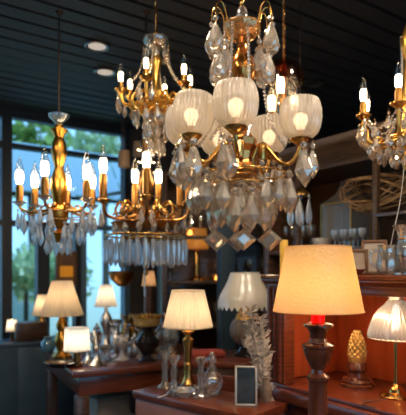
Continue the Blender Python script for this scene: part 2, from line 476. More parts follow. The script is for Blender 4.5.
for px, Y, R, lab in ((-6,7.6,.36,'rounded green shrub outside at the far left of the window'),(26,8.3,.42,'rounded green shrub outside left of the black window post'),
                      (66,7.9,.36,'small rounded shrub outside behind the pleated lamp')):
    x, y = XY(px, Y)
    t = thing('garden_shrub', lab, 'shrub', (x, y, -.1), 0, 'shrubs outside the window')
    part('foliage', leafy('foliage', R, 420, 'leaf2', .1), t, (0,0,1.35))
    part('stem', tube('stem', [(0,0,0),(0,0,1.2)], .04, 'bark'), t)

# ------------------------------------------------------------------ bulbs
def flame_bulb(h, strong='filament'):
    """Clear flame shaped bulb standing at the origin: glass envelope, glowing core, metal cap."""
    bm = bmesh.new(); r = h*.165
    b_lathe(bm, [(r*.5,0),(r*.72,h*.08),(r,h*.3),(r*.92,h*.48),(r*.6,h*.72),(r*.3,h*.88),(0,h)], 14, 0)
    q = r*.74
    b_lathe(bm, [(0,h*.05),(q*.8,h*.07),(q,h*.2),(q*.98,h*.42),(q*.7,h*.5),(0,h*.53)], 12, 1)
    b_lathe(bm, [(0,-h*.06),(r*.55,-h*.06),(r*.55,h*.04),(0,h*.04)], 12, 2)
    return finish(bm, 'flame_bulb', ['bulbglass', strong, 'sleeve'])

# ------------------------------------------------------------------ candle chandeliers
def chain_mesh(L, mat, r=.0045, twist=True, z0=0):
    bm = bmesh.new()
    if twist:
        for ph in (0, pi):
            pts = [(r*.9*cos(k*.9+ph), r*.9*sin(k*.9+ph), z0+L*k/max(8,int(L/.006))) for k in range(max(8,int(L/.006))+1)]
            b_tube(bm, pts, r, 6)
    else: b_tube(bm, [(0,0,z0),(0,0,z0+L)], r, 8)
    return finish(bm, 'chain', mat)

def candle_chandelier(name, label, px, Y, col, metal, R, angles, hub, cup, bulb_h, sleeve_h, arm_r, dip, glass_top=None, chain='bronze',
                      twist=True, strong='filament', bobeche_mat='brass', bob_r=.03, scroll=True, group=None, rot0=0, ctop=None):
    """col: (r, z) profile of the turned column in world z; hub, cup: heights where the arms start and end."""
    x, y = XY(px, Y)
    t = thing(name, label, 'chandelier', (x, y, 0), 0, group)
    part('column', lathe('column', col, metal, 20), t)
    ztop = max(z for r, z in col) if ctop is None else ctop
    part('chain', chain_mesh(CEIL-ztop, chain, .0035 if twist else .004, twist, ztop), t)
    part('ceiling_rose', lathe('ceiling_rose', [(.022,CEIL),(.02,CEIL-.006),(.008,CEIL-.014),(.005,CEIL-.018)], 'darkmetal', 20), t)
    me_arm = bmesh.new()
    b_tube(me_arm, bez([(.012,0,hub),(R*.3,0,hub-dip*.55),(R*.62,0,hub-dip),(R*.92,0,hub-dip*.55),(R,0,cup-.012)], 7), arm_r, 8)
    if scroll:
        b_tube(me_arm, bez([(R*.55,0,hub-dip),(R*.42,0,hub-dip*.1),(R*.28,0,hub+dip*.15),(R*.22,0,hub-dip*.2),(R*.32,0,hub-dip*.35)], 6), arm_r*.7, 6)
        b_tube(me_arm, bez([(R*.68,0,hub-dip),(R*.6,0,hub-dip*.4),(R*.72,0,hub-dip*.25),(R*.78,0,hub-dip*.55)], 6), arm_r*.6, 6)
    arm_me = finish(me_arm, 'arm', metal)
    bob = lathe('bobeche', [(bob_r*.25,-.016),(bob_r*.5,-.01),(bob_r,.004),(bob_r*.97,.008),(bob_r*.4,.002)], bobeche_mat, 18)
    sl = lathe('candle_sleeve', [(bob_r*.42,0),(bob_r*.42,.01),(bulb_h*.125,.012),(bulb_h*.125,sleeve_h),(bulb_h*.09,sleeve_h+.001)], 'sleeve', 14)
    bl = flame_bulb(bulb_h, strong)
    for a in angles:
        arm = part('arm', arm_me, t, (0,0,0), (0,0,radians(a)))
        part('bobeche', bob, arm, (R,0,cup)); part('candle_sleeve', sl, arm, (R,0,cup))
        part('bulb', bl, arm, (R,0,cup+sleeve_h+bulb_h*.05))
    return t
def polar(r, a, z): return (r*cos(radians(a)), r*sin(radians(a)), z)
def hang(t, me, r, angs, z, name='crystal_drop', face=None, jitter=0):
    for a in angs:
        part(name, me, t, polar(r, a, z+random.uniform(-jitter,jitter)), (0,0,(radians(a+90) if face is None else face)+random.uniform(-.5,.5)))
def around(n, off=0): return [off+360*k/n for k in range(n)]

# A: the brass chandelier by the window
Y = 2.6; z = lambda py: ZZ(py, 2.6)
colA = [(.012,z(243)),(.02,z(240)),(.03,z(233)),(.012,z(229)),(.04,z(222)),(.05,z(213)),(.045,z(207)),(.03,z(203)),(.036,z(196)),(.045,z(188)),(.038,z(178)),
        (.022,z(168)),(.026,z(164)),(.035,z(158)),(.04,z(151)),(.033,z(143)),(.022,z(138)),(.03,z(134)),(.045,z(130)),(.024,z(129)),(.02,z(125))]
A = candle_chandelier('brass_chandelier', 'brass chandelier with turned column and candle bulbs hanging against the window', 59, Y, colA, 'gold', .2,
    [178,143,-93,93,48,-35], z(206), z(203), .148, .082, .0075, .035, chain='darkmetal', twist=False, bobeche_mat='glass', bob_r=.034, ctop=z(117))
part('glass_cup', lathe('glass_cup', [(.012,z(126)),(.02,z(123)),(.05,z(117)),(.053,z(115)),(.048,z(116)),(.018,z(122)),(0,z(123))], 'glass', 24, cap=False), A)
kA = drop_mesh('kite', .04, .095, 'crystal_cool'); pA = drop_mesh('kite', .034, .085, 'crystal_cool')
for a in (178,143,-93,93,48,-35):
    for da in (-7, 7): hang(A, kA, .2, [a+da], z(208))
hang(A, kA, .12, around(10, 10), z(222)); hang(A, kA, .06, around(6), z(232))
hang(A, pA, .17, around(12, 5), z(215))
part('drop_ring', torus('drop_ring', .12, .003, z(221), 'brass'), A); part('drop_ring', torus('drop_ring', .17, .003, z(214), 'brass'), A)

# B: crystal fringe chandelier right of it
z = lambda py: ZZ(py, 2.6); Y = 2.6
colB = [(.006,z(276)),(.012,z(272)),(.006,z(268)),(.02,z(240)),(.05,z(232)),(.055,z(222)),(.03,z(214)),(.02,z(205)),(.03,z(195)),(.045,z(185)),(.03,z(175)),(.016,z(165)),(.025,z(150)),(.03,z(142)),(.012,z(135)),(.006,z(125))]
B = candle_chandelier('fringed_chandelier', 'brass chandelier with a fringe of long glass prisms below bright candle bulbs', 146, Y, colB, 'bronze', .215,
    [-157,-83,112,78,5,40], z(212), z(203), .15, .12, .008, .04, chain='darkmetal', twist=False, bob_r=.032)
prB = drop_mesh('prism', .026, .125, 'crystal_cool'); kB = drop_mesh('kite', .034, .075, 'crystal')
part('drop_ring', torus('drop_ring', .2, .005, z(236), 'brass', 48), B); part('drop_ring', torus('drop_ring', .13, .004, z(238), 'brass', 40), B)
part('gallery', lathe('gallery', [(.04,z(229)),(.09,z(232)),(.14,z(229)),(.17,z(223)),(.165,z(223)),(.13,z(228)),(.05,z(227))], 'bronze', 60, cap=False, flute=15, amp=.05), B)
bm = bmesh.new()
for a_ in around(10, 12):
    c_, s_ = cos(radians(a_)), sin(radians(a_))
    b_tube(bm, bez([(.04*c_,.04*s_,z(215)),(.09*c_,.09*s_,z(222)),(.15*c_,.15*s_,z(214)),(.13*c_,.13*s_,z(203)),(.095*c_,.095*s_,z(207)),(.11*c_,.11*s_,z(213))], 5), .007, 6)
b_lathe(bm, [(.02,z(212)),(.05,z(216)),(.055,z(213)),(.02,z(210))], 20)
part('scroll_crown', finish(bm, 'scroll_crown', 'brass'), B)
for a in around(6, 10): part('ring_spoke', tube('ring_spoke', [polar(.03,a,z(226)), polar(.2,a,z(236))], .003, 'bronze', 6, 2), B)
hang(B, prB, .2, around(34), z(237), 'glass_prism', jitter=.006)
hang(B, prB, .13, around(18), z(239), 'glass_prism', jitter=.008)
for a in (-157,-83,112,78,5,40): hang(B, kB, .225, [a-6, a+6], z(210))
hang(B, drop_mesh('kite', .04, .1, 'crystal_cool'), .05, [-90], z(226)); hang(B, kB, .1, around(10), z(218)); hang(B, kB, .16, around(14, 7), z(216))
part('bead_strand', bead_strand('bead_strand', [(0,-.06,z(255)),(0,-.06,z(296))], .006, 'crystal_cool'), B)
bm = bmesh.new()
for k, zz in enumerate((150, 162, 172)): b_lathe(bm, [(0,z(zz)+.012),(.05-.004*k,z(zz)),(0,z(zz)-.012)], 10, 0)
part('crystal_collar', finish(bm, 'crystal_collar', 'crystal', False), B)

# C: gilt chandelier at the top
z = lambda py: ZZ(py, 2.45); Y = 2.45
colC = [(.004,z(152)),(.005,z(140)),(.005,z(112)),(.04,z(108)),(.05,z(105)),(.025,z(98)),(.035,z(92)),(.02,z(86)),(.016,z(70)),(.03,z(62)),(.02,z(55)),(.016,z(48)),(.012,z(40))]
C = candle_chandelier('gilt_chandelier', 'gilt chandelier with clear glass crown on a twisted chain near the ceiling', 156, Y, colC, 'gold_bright', .165,
    [-178,145,-100,-35,15,80], z(100), z(91), .1, .032, .008, .03, chain='amber', strong='filament_dim', bob_r=.032, ctop=z(40))
part('glass_baluster', lathe('glass_baluster', [(.012,z(152)),(.03,z(148)),(.036,z(141)),(.018,z(135)),(.03,z(130)),(.05,z(124)),(.054,z(117)),(.03,z(111)),(.02,z(109))], 'crystal', 14, smooth=False), C)
bm = bmesh.new()
for a_ in around(12):
    c_, s_ = cos(radians(a_)), sin(radians(a_))
    b_tube(bm, bez([(.03*c_,.03*s_,z(106)),(.08*c_,.08*s_,z(112)),(.12*c_,.12*s_,z(104)),(.1*c_,.1*s_,z(96)),(.075*c_,.075*s_,z(100)),(.09*c_,.09*s_,z(104))], 5), .006, 6)
b_lathe(bm, [(.02,z(104)),(.05,z(108)),(.06,z(106)),(.05,z(102)),(.02,z(102))], 20)
part('scroll_crown', finish(bm, 'scroll_crown', 'gold_bright'), C)
part('glass_crown', lathe('glass_crown', [(.018,z(52)),(.04,z(49)),(.058,z(44)),(.062,z(40)),(.056,z(38)),(.04,z(44)),(.015,z(47))], 'glass', 28, cap=False), C)
kC = drop_mesh('kite', .036, .068); 
part('drop_ring', torus('drop_ring', .1, .004, z(108), 'gold'), C)
for a in (-178,145,-100,-35,15,80):
    hang(C, kC, .178, [a-9,a+9], z(94)); part('bead_strand', bead_strand('bead_strand', [polar(.05,a,z(48)), polar(.08,a,z(72)), polar(.155,a,z(93))], .007), C)
hang(C, kC, .1, around(12,8), z(108)); hang(C, drop_mesh('kite', .03,.075), .055, around(9), z(122)); hang(C, kC, .035, around(6), z(138))
hang(C, drop_mesh('almond', .03, .05), .058, around(8, 5), z(46))

# D: right edge
z = lambda py: ZZ(py, 2.05); Y = 2.05
colD = [(.008,z(172)),(.02,z(168)),(.03,z(160)),(.02,z(152)),(.045,z(142)),(.05,z(132)),(.03,z(122)),(.022,z(110)),(.03,z(100)),(.02,z(88)),(.015,z(60)),(.03,z(50)),(.035,z(40)),(.02,z(30)),(.008,z(22))]
D = candle_chandelier('beaded_chandelier', 'gilt chandelier draped with crystal beads, cut off by the right edge', 409, Y, colD, 'gold_bright', .18,
    [180,135,-123,-60,0,45], z(136), z(117), .103, .052, .007, .03, chain='gold', strong='filament', bob_r=.032)
kD = drop_mesh('kite', .038, .06); aD = drop_mesh('almond', .034, .046)
part('drop_ring', torus('drop_ring', .11, .004, z(142), 'gold'), D)
for a in (180,135,-123,-60,0,45):
    hang(D, kD, .19, [a-10,a+10], z(120)); hang(D, aD, .15, [a], z(138))
    part('bead_strand', bead_strand('bead_strand', [polar(.05,a,z(118)), polar(.1,a,z(134)), polar(.17,a,z(118))], .0065), D)
    part('bead_strand', bead_strand('bead_strand', [polar(.03,a,z(36)), polar(.028,a,z(80)), polar(.05,a,z(112))], .0065), D)
hang(D, kD, .11, around(14), z(142)); hang(D, kD, .15, around(14, 15), z(134)); hang(D, aD, .18, around(16, 4), z(126)); hang(D, aD, .06, around(9), z(150))
for a0, a1 in ((180,135),(180,237),(237,300)):
    m_ = (a0+a1)/2
    part('bead_strand', bead_strand('bead_strand', [polar(.18,a0,z(121)), polar(.17,m_,z(134)), polar(.18,a1,z(121))], .006), D)

# E: amber dome pendant behind the large chandelier
Y = 2.3; z = lambda py: ZZ(py, 2.3)
x, y = XY(284, Y)
E = thing('dome_pendant', 'amber dome pendant on a twisted chain behind the large crystal chandelier', 'pendant lamp', (x, y, 0))
part('chain', chain_mesh(CEIL-z(60), 'bronze', .0045, True, z(60)), E)
part('ceiling_rose', lathe('ceiling_rose', [(.05,CEIL),(.048,CEIL-.01),(.02,CEIL-.03),(.006,CEIL-.04)], 'bronze', 20), E)
part('dome', lathe('dome', [(.008,z(58)),(.03,z(60)),(.07,z(66)),(.084,z(74)),(.088,z(84)),(.084,z(84)),(.066,z(70)),(.02,z(63))], 'amber_thin', 28, cap=False, flute=14, amp=.02), E)
part('glass_teardrop', lathe('glass_teardrop', [(.008,z(70)),(.022,z(78)),(.05,z(92)),(.075,z(106)),(.082,z(115)),(.07,z(123)),(.03,z(127))], 'clearthin', 20, cap=False, flute=10, amp=.02), E)
part('stem', lathe('stem', [(.02,z(128)),(.03,z(124)),(.012,z(116)),(.012,z(62))], 'bronze', 14), E)
blE = flame_bulb(.15, 'filament_dim')
for a, r, zz in ((-120,.04,98),(165,.055,112),(20,.05,112)):
    q = polar(r, a, z(zz))
    arm = part('bulb_holder', tube('bulb_holder', [(0,0,z(122)),(q[0]*.7,q[1]*.7,z(122)),(q[0],q[1],q[2])], .005, 'brass'), E)
    part('bulb', blE, arm, q)
hang(E, drop_mesh('kite', .03, .06), .05, around(7), z(124))

# ------------------------------------------------------------------ the large crystal chandelier
Y = 1.8; z = lambda py: ZZ(py, 1.8)
x, y = XY(242, Y)
T = thing('crystal_chandelier', 'large crystal chandelier with ribbed glass globes, in focus at top centre', 'chandelier', (x, y, 0))
part('chain', chain_mesh(CEIL-z(6), 'brass', .005, True, z(6)), T)
part('ceiling_rose', lathe('ceiling_rose', [(.055,CEIL),(.05,CEIL-.012),(.02,CEIL-.035),(.006,CEIL-.045)], 'brass', 20), T)
part('glass_spindle', lathe('glass_spindle', [(.022,z(27)),(.026,z(22)),(.02,z(14)),(.016,z(9)),(.006,z(6))], 'glass', 16), T)
part('glass_bowl', lathe('glass_bowl', [(.014,z(42)),(.04,z(39)),(.058,z(33)),(.064,z(26)),(.06,z(24)),(.054,z(30)),(.03,z(36)),(0,z(37))], 'amber_crystal', 32, cap=False, flute=16, amp=.03), T)
part('column', lathe('column', [(.02,z(134)),(.03,z(130)),(.022,z(122)),(.018,z(100)),(.03,z(90)),(.042,z(80)),(.05,z(74)),(.052,z(68)),(.046,z(61)),(.03,z(55)),(.02,z(50)),(.018,z(44)),(.03,z(40)),(.04,z(37))], 'amber', 24, angle=30), T)
part('hub', lathe('hub', [(.004,z(182)),(.016,z(179)),(.046,z(176)),(.052,z(171)),(.046,z(166)),(.03,z(160)),(.036,z(152)),(.05,z(146)),(.052,z(140)),(.034,z(134))], 'amber', 8, angle=20), T)
part('finial', lathe('finial', [(0,z(190)),(.012,z(187)),(.018,z(184)),(.012,z(181))], 'glass', 12), T)
ARMS = [-100,-150,170,-15,55,112]; R = .2
ztop = CZ+.58; zbot = ztop-.13
bm = bmesh.new()
b_tube(bm, bez([(.035,0,z(160)),(.055,0,z(148)),(.078,0,z(146)),(.1,0,z(154)),(.13,0,z(164)),(.165,0,z(166)),(.192,0,z(156)),(R,0,zbot-.012)], 7), .0075, 10)
b_lathe(bm, [(0,-.03),(.012,-.03),(.016,0),(.013,.022),(0,.022)], 12, off=(.07,0,z(152)))
arm_me = finish(bm, 'arm', 'brass')
cup_me = lathe('cup', [(.008,-.02),(.02,-.012),(.034,0),(.036,.006),(.014,.004)], 'brass', 20)
gp = [(.026,0),(.042,.003),(.055,.014),(.0645,.036),(.069,.066),(.068,.092),(.063,.115),(.056,.13),(.0535,.13),(.06,.113),(.065,.091),(.066,.066),(.0615,.038),(.053,.018),(.04,.007),(.026,.004)]
globe_me = lathe('glass_globe', gp, 'globe', 150, cap=False, flute=30, amp=.045, angle=80)
bm = bmesh.new()
b_lathe(bm, [(0,.025),(.012,.025),(.014,.036),(.022,.05),(.025,.064),(.02,.078),(.008,.085),(0,.086)], 16, 0)
b_lathe(bm, [(0,0),(.014,0),(.014,.026),(0,.026)], 12, 1)
bulb_me = finish(bm, 'bulb', ['globebulb', 'brass'])
K1 = drop_mesh('kite', .066, .116); K2 = drop_mesh('kite', .056, .096); K3 = drop_mesh('kite', .066, .122)
AL = drop_mesh('almond', .054, .092); AS = drop_mesh('almond', .036, .06)
for i, a in enumerate(ARMS):
    arm = part('arm', arm_me, T, (0,0,0), (0,0,radians(a)))
    part('cup', cup_me, arm, (R,0,zbot-.008))
    part('glass_globe', globe_me, arm, (R,0,zbot), (0,radians(-7) if a == -150 else 0,.13*i))
    part('bulb', bulb_me, arm, (R,0,zbot))
    cx, cy = R*cos(radians(a)), R*sin(radians(a))
    for k in range(5):
        if k in ((1,2,3) if a == -100 else (3,4)): continue
        b_ = radians(a+72*k-72)
        part('crystal_drop', K2 if k % 2 else K1, T, (cx+.04*cos(b_), cy+.04*sin(b_), zbot-.012), (0,0,b_+pi/2+random.uniform(-.6,.6)))
    if a != -100: hang(T, K1, .165, [a-7, a+9], z(171), face=0)
    part('bead_strand', bead_strand('bead_strand', [polar(.06,a+24,z(28)), polar(.075,a+24,z(80)), polar(.1,a+22,z(120)), polar(.15,a+12,zbot-.02)], .0065), T)
part('drop_ring', torus('drop_ring', .052, .003, z(176), 'brass'), T)
part('drop_ring', torus('drop_ring', .105, .003, z(185), 'brass', 40), T)
for a in around(4, 20): part('ring_spoke', tube('ring_spoke', [polar(.045,a,z(174)), polar(.105,a,z(185))], .002, 'brass', 6, 2), T)
hang(T, K3, .055, around(6, -105), z(178), jitter=.004)
hang(T, K1, .105, around(12, -78), z(187), jitter=.012)
hang(T, K2, .085, (-190,5,60,120), z(168), jitter=.01)
part('drop_ring', torus('drop_ring', .15, .003, z(175), 'brass', 48), T)
hang(T, K2, .15, [-165,-140,-118,-62,-40,-15,20,60,100,140,178], z(176), jitter=.012)
for a in around(4, 35): part('ring_spoke', tube('ring_spoke', [polar(.045,a,z(172)), polar(.15,a,z(175))], .002, 'brass', 6, 2), T)
bmd = drop_mesh('diamond', .088, .078, bead=False)
for a, r in ((-88,.05),(-172,.092),(-6,.096),(100,.06)):
    q = polar(r, a, z(181)); dz = z(229) if a != -90 else z(232)
    part('bead_strand', bead_strand('bead_strand', [q, (q[0],q[1],dz)], .0062), T)
    part('crystal_diamond', bmd, T, (q[0],q[1],dz), (0,0,random.uniform(-.35,.35)))
for i, a in enumerate((152,180,-152,-28,0,28)):
    bm = bmesh.new()
    pts = bez([(.058,0,z(28)),(.07,0,z(12)),(.085,0,z(7)),(.1,0,z(10)),(.105,0,z(20))], 8)
    b_tube(bm, pts, .0024, 6)
    s = part('scroll', finish(bm, 'scroll', 'brass'), T, (0,0,0), (0,0,radians(a)))
    hang(T, AL, .105, [a], z(20), face=0)
    hang(T, AL, .092, [a+8], z(49), face=.3, jitter=.006)
hang(T, AL, .066, [-150,-30,150,30], z(41), face=0, jitter=.004)

# ------------------------------------------------------------------ ceiling downlights
def downlight(px, py, lab, lit=True):
    Y = (CEIL-CZ)*F/(HZ-py); x, y = XY(px, Y)
    t = thing('downlight', lab, 'ceiling light', (x, y, CEIL), 0, 'recessed downlights')
    part('rim', lathe('rim', [(.052,.0),(.068,-.004),(.072,-.012),(.066,-.016),(.05,-.01),(.046,.0)], 'chrome', 28, cap=False), t)
    part('lens', lathe('lens', [(.05,-.003),(.05,-.009),(.03,-.012)], 'white_lens' if lit else 'chrome', 24), t)
downlight(97, 45, 'round recessed downlight nearest the top in the dark ceiling at left')
downlight(105, 71, 'round recessed downlight lower in the ceiling, beside the gilt chandelier')
downlight(313, 82, 'dim round downlight just above the rightmost glass globe', False)

# ------------------------------------------------------------------ big cabinet at right and the tall hutch behind
C0 = Vector((.27, 2.2, 0)); CROT = ANG-pi/2
CX = -D2; CY = D1
def cab(s, t, z_): return C0+CX*s+CY*t+Vector((0,0,z_))
def cab_px(px, t, z_):
    k = (px-203)/F
    b = C0+CY*t
    s = (k*b.y-b.x)/(CX.x-k*CX.y)
    return cab(s, t, z_)
cb = thing('display_cabinet', 'reddish mahogany cabinet with an open lit recess, behind the parchment lamp', 'cabinet', C0, CROT)
LG = .84; DP = .44; LN = 1.25
part('base', box('base', (0,.03,0), (LN,DP,.8), 'wood', .006), cb)
part('ledge', box('ledge', (-.015,-.02,.775), (LN+.015,DP,.825), 'wood_h', .012), cb)
part('shelf_board', box('shelf_board', (.0,.0,.825), (LN,DP,LG), 'wood_h', .004), cb)
def pilaster(x0, x1):
    bm = bmesh.new()
    b_box(bm, ((x0+x1)/2, .03, (LG+1.238)/2), (x1-x0, .06, 1.238-LG), bev=.004)
    n = 3; w = (x1-x0)/(n+.6)
    for k in range(n):
        xx = x0+w*(k+.8)
        b_tube(bm, [(xx,.0,LG+.01),(xx,.0,1.234)], w*.36, 10)
    return finish(bm, 'pilaster', 'wood')
part('pilaster', pilaster(0,.105), cb); part('pilaster', pilaster(LN-.105,LN), cb)
part('side_panel', box('side_panel', (0,.06,LG), (.02,DP,1.238), 'wood_panel', .002), cb)
part('side_panel', box('side_panel', (LN-.02,.06,LG), (LN,DP,1.238), 'wood_panel', .002), cb)
part('back_panel', box('back_panel', (.02,DP-.02,LG), (LN-.02,DP,1.238), 'wood_panel', .002), cb)
part('top_board', box('top_board', (0,0,1.238), (LN,DP,1.262), 'wood_h', .004), cb)
part('valance', box('valance', (.105,.004,1.218), (LN-.105,.022,1.24), 'wood_h', .004), cb)
bm = bmesh.new()
prof = [(0,1.25),(-.006,1.25),(-.01,1.255),(-.014,1.26),(-.018,1.264),(-.018,1.27),(-.024,1.274),(-.026,1.284),(-.02,1.29),(DP,1.29),(DP,1.262),(0,1.262)]
va = [bm.verts.new((-.012, p[0], p[1])) for p in prof]; vb = [bm.verts.new((LN+.012, p[0], p[1])) for p in prof]
bm.faces.new(va); bm.faces.new(vb[::-1])
for i in range(len(prof)):
    j = (i+1) % len(prof); bm.faces.new((va[i], vb[i], vb[j], va[j]))
part('cornice', finish(bm, 'cornice', 'wood_h'), cb)
lb = part('strip_light', box('strip_light', (.16,.04,1.228), (1.1,.085,1.238), 'brass', .003), cb)
part('diffuser', box('diffuser', (.17,.045,1.222), (1.09,.08,1.229), emit('strip_lamp', (1,.6,.32), 34), .002), lb)

# the tall hutch
ht = thing('tall_hutch', 'tall dark hutch with heavy carved cornice and glass filled shelves', 'hutch', C0, CROT)
h0, h1, t0, t1 = -.85, 1.6, .72, 1.12
part('back_panel', box('back_panel', (h0,t1-.02,.0), (h1,t1,2.0), 'wood_dark', .002), ht)
for s_ in (h0, h1-.05): part('side_panel', box('side_panel', (s_,t0,0), (s_+.05,t1,1.88), 'wood_dark', .004), ht)
part('post', box('post', (-.02,t0,.9), (.01,t0+.03,1.88), 'wood_corn', .004), ht); part('post', box('post', (-.57,t0,.9), (-.54,t0+.03,1.88), 'wood_corn', .004), ht)
part('shelf', box('shelf', (h0+.05,t0,1.405), (h1-.05,t1-.02,1.43), 'wood_dark', .003), ht)
part('shelf', box('shelf', (-.02,t0,1.575), (h1-.05,t1-.02,1.595), 'wood_dark', .003), ht)
part('shelf', box('shelf', (h0+.05,t0,1.0), (h1-.05,t1-.02,1.03), 'wood_dark', .003), ht)
bm = bmesh.new()
prof = [(t0,1.87),(t0-.01,1.87),(t0-.02,1.9),(t0-.04,1.915),(t0-.05,1.94),(t0-.08,1.965),(t0-.1,1.99),(t0-.1,2.01),(t1,2.01),(t1,1.87)]
va = [bm.verts.new((h0-.06, p[0], p[1])) for p in prof]; vb = [bm.verts.new((h1, p[0], p[1])) for p in prof]
bm.faces.new(va); bm.faces.new(vb[::-1])
for i in range(len(prof)):
    j = (i+1) % len(prof); bm.faces.new((va[i], vb[i], vb[j], va[j]))
part('cornice', finish(bm, 'hutch_cornice', 'wood_corn'), ht)

# ------------------------------------------------------------------ lamps
def lamp_bulb(t, z_, r=.022, mat='lampbulb'):
    bm = bmesh.new()
    b_lathe(bm, [(0,-.05),(.012,-.05),(.014,-.02),(r*.9,0),(r,.02),(r*.8,.036),(0,.046)], 14)
    part('bulb', finish(bm, 'bulb', mat), t, (0,0,z_))

# parchment lamp on the turned mahogany column
Y = 1.62; z = lambda py: ZZ(py, 1.62); x, y = XY(318, Y); k = Y/F
st = thing('pedestal_stand', 'small mahogany pedestal stand under the parchment lamp', 'stand', (x, y, 0))
part('top', lathe('top', [(.17,.62),(.18,.63),(.18,.645),(.17,.65)], 'wood_lamp', 32), st)
part('stem', lathe('stem', [(.1,.03),(.04,.08),(.03,.3),(.045,.5),(.06,.62)], 'wood_lamp', 20), st)
part('foot', lathe('foot', [(.17,0),(.17,.02),(.1,.035)], 'wood_lamp', 28), st)
L1 = thing('parchment_lamp', 'table lamp with textured parchment shade, red sleeve and turned mahogany column', 'lamp', (x, y, .65))
zz = lambda py: z(py)-.65
part('base', lathe('base', [(.11,0),(.11,.015),(.09,.03),(.05,.045),(.04,.055)], 'wood_lamp', 32), L1)
bm = bmesh.new()
b_lathe(bm, cap_prof([(.04,.05),(.034,.06),(.028,zz(385)),(.03,zz(381)),(.034,zz(379)),(.034,zz(376)),(.022,zz(373)),(.02,zz(369)),(.026,zz(366)),(.04,zz(357)),(.046,zz(351)),(.046,zz(348)),(.05,zz(346.5)),(.05,zz(344.5)),(.03,zz(342.5)),(.024,zz(338)),(.026,zz(333)),(.034,zz(328.5)),(.046,zz(326)),(.046,zz(324)),(.03,zz(322.5))]), 32)
part('column', finish(bm, 'column', 'wood_lamp', True, 30), L1)
part('sleeve', lathe('sleeve', [(.0205,zz(323)),(.0205,zz(303)),(.0185,zz(303)),(.0185,zz(322.8))], 'red_glow', 24, cap=False, angle=30), L1, label='red sleeve below the shade')
prof = []
for i in range(13):
    f = i/12
    prof.append((.1+(.139-.1)*f+.004*sin(f*pi*3)*0, zz(247)+(zz(311)-zz(247))*f))
part('shade', shade_mesh('shade', prof, 'parchment', 120, jag=.0012), L1)
part('trim', torus('trim', .1, .002, zz(247), 'parchment', 48), L1); part('trim', torus('trim', .139, .002, zz(311), 'parchment', 48), L1)
lamp_bulb(L1, zz(296), .024, 'parchbulb')

# striped chrome lamp in the cabinet
q = cab_px(396, .2, LG); Y = q.y; x, y = q.x, q.y; zz = lambda py: ZZ(py, Y)-LG
L2 = thing('ribbed_dome_lamp', 'small brass lamp with ribbed dome shade inside the mahogany cabinet', 'lamp', (x, y, LG))
part('base', lathe('base', [(.058,0),(.06,.006),(.05,.014),(.03,.02),(.028,.03),(.016,.038),(.012,.05)], 'brass', 28), L2)
part('stem', lathe('stem', [(.009,.045),(.007,.1),(.009,.2),(.007,zz(330))], 'brass', 14), L2)
rs = lambda px_: px_*Y/F
part('shade', shade_mesh('shade', [(rs(7),zz(299)),(rs(10.5),zz(304)),(rs(16),zz(309)),(rs(20.5),zz(315)),(rs(24),zz(323)),(rs(26.3),zz(331)),(rs(27),zz(337)),(rs(26.8),zz(338))], 'ribglass', 180, 36, .03), L2)
part('collar', lathe('collar', [(rs(7.5),zz(300)),(rs(7.5),zz(297)),(rs(4),zz(293)),(rs(2),zz(290)),(rs(1),zz(288))], 'silver', 20), L2)
part('trim', torus('trim', rs(26.8), .003, zz(338), 'silver', 40), L2)
lamp_bulb(L2, zz(316), .014, emit('cool_lamp_bulb', (1,.92,.84), 2))
part('cord', tube('cord', [(-.02,-.02,.02),(-.07,-.06,.005),(-.12,-.07,.004),(-.16,-.12,.004),(-.13,-.165,.004)], .002, 'cord_dark', 6), L2)

# gilt pinecone on a turned stand
q = cab_px(357, .24, LG); Y = q.y; zz = lambda py: ZZ(py, Y)-LG; rs = lambda p_: p_*Y/F
PC = thing('pinecone_finial', 'gilt pinecone ornament on turned wooden base in the cabinet recess', 'ornament', q)
part('base', lathe('base', [(rs(17),0),(rs(17),.008),(rs(15),.014),(rs(15.5),.02),(rs(14),.03),(rs(9),.036),(rs(8),zz(372)),(rs(10),zz(369)),(rs(9),zz(363)),(rs(6),zz(360))], 'wood_lamp', 28), PC)
part('cup', lathe('cup', [(rs(6),zz(364)),(rs(8.5),zz(361)),(rs(9),zz(356)),(rs(7),zz(354))], 'pinecone', 20), PC)
bm = bmesh.new(); h_ = zz(331)-zz(356)
b_lathe(bm, [(0,zz(356)),(rs(6),zz(354)),(rs(7),zz(348)),(rs(5.5),zz(340)),(rs(2.5),zz(334)),(0,zz(331))], 16)
for lv in range(8):
    f = lv/8; r_ = rs(7.4)*(1-f**2.2)+.003; zc = zz(355)+h_*f
    for k_ in range(9):
        a = 2*pi*(k_+.5*(lv % 2))/9
        b_gem(bm, [(0,.014),(.006,.008),(.0075,.0),(.004,-.007),(0,-.009)], 6, 1, off=(r_*cos(a), r_*sin(a), zc))
part('cone', finish(bm, 'cone', 'pinecone', True, 60), PC)

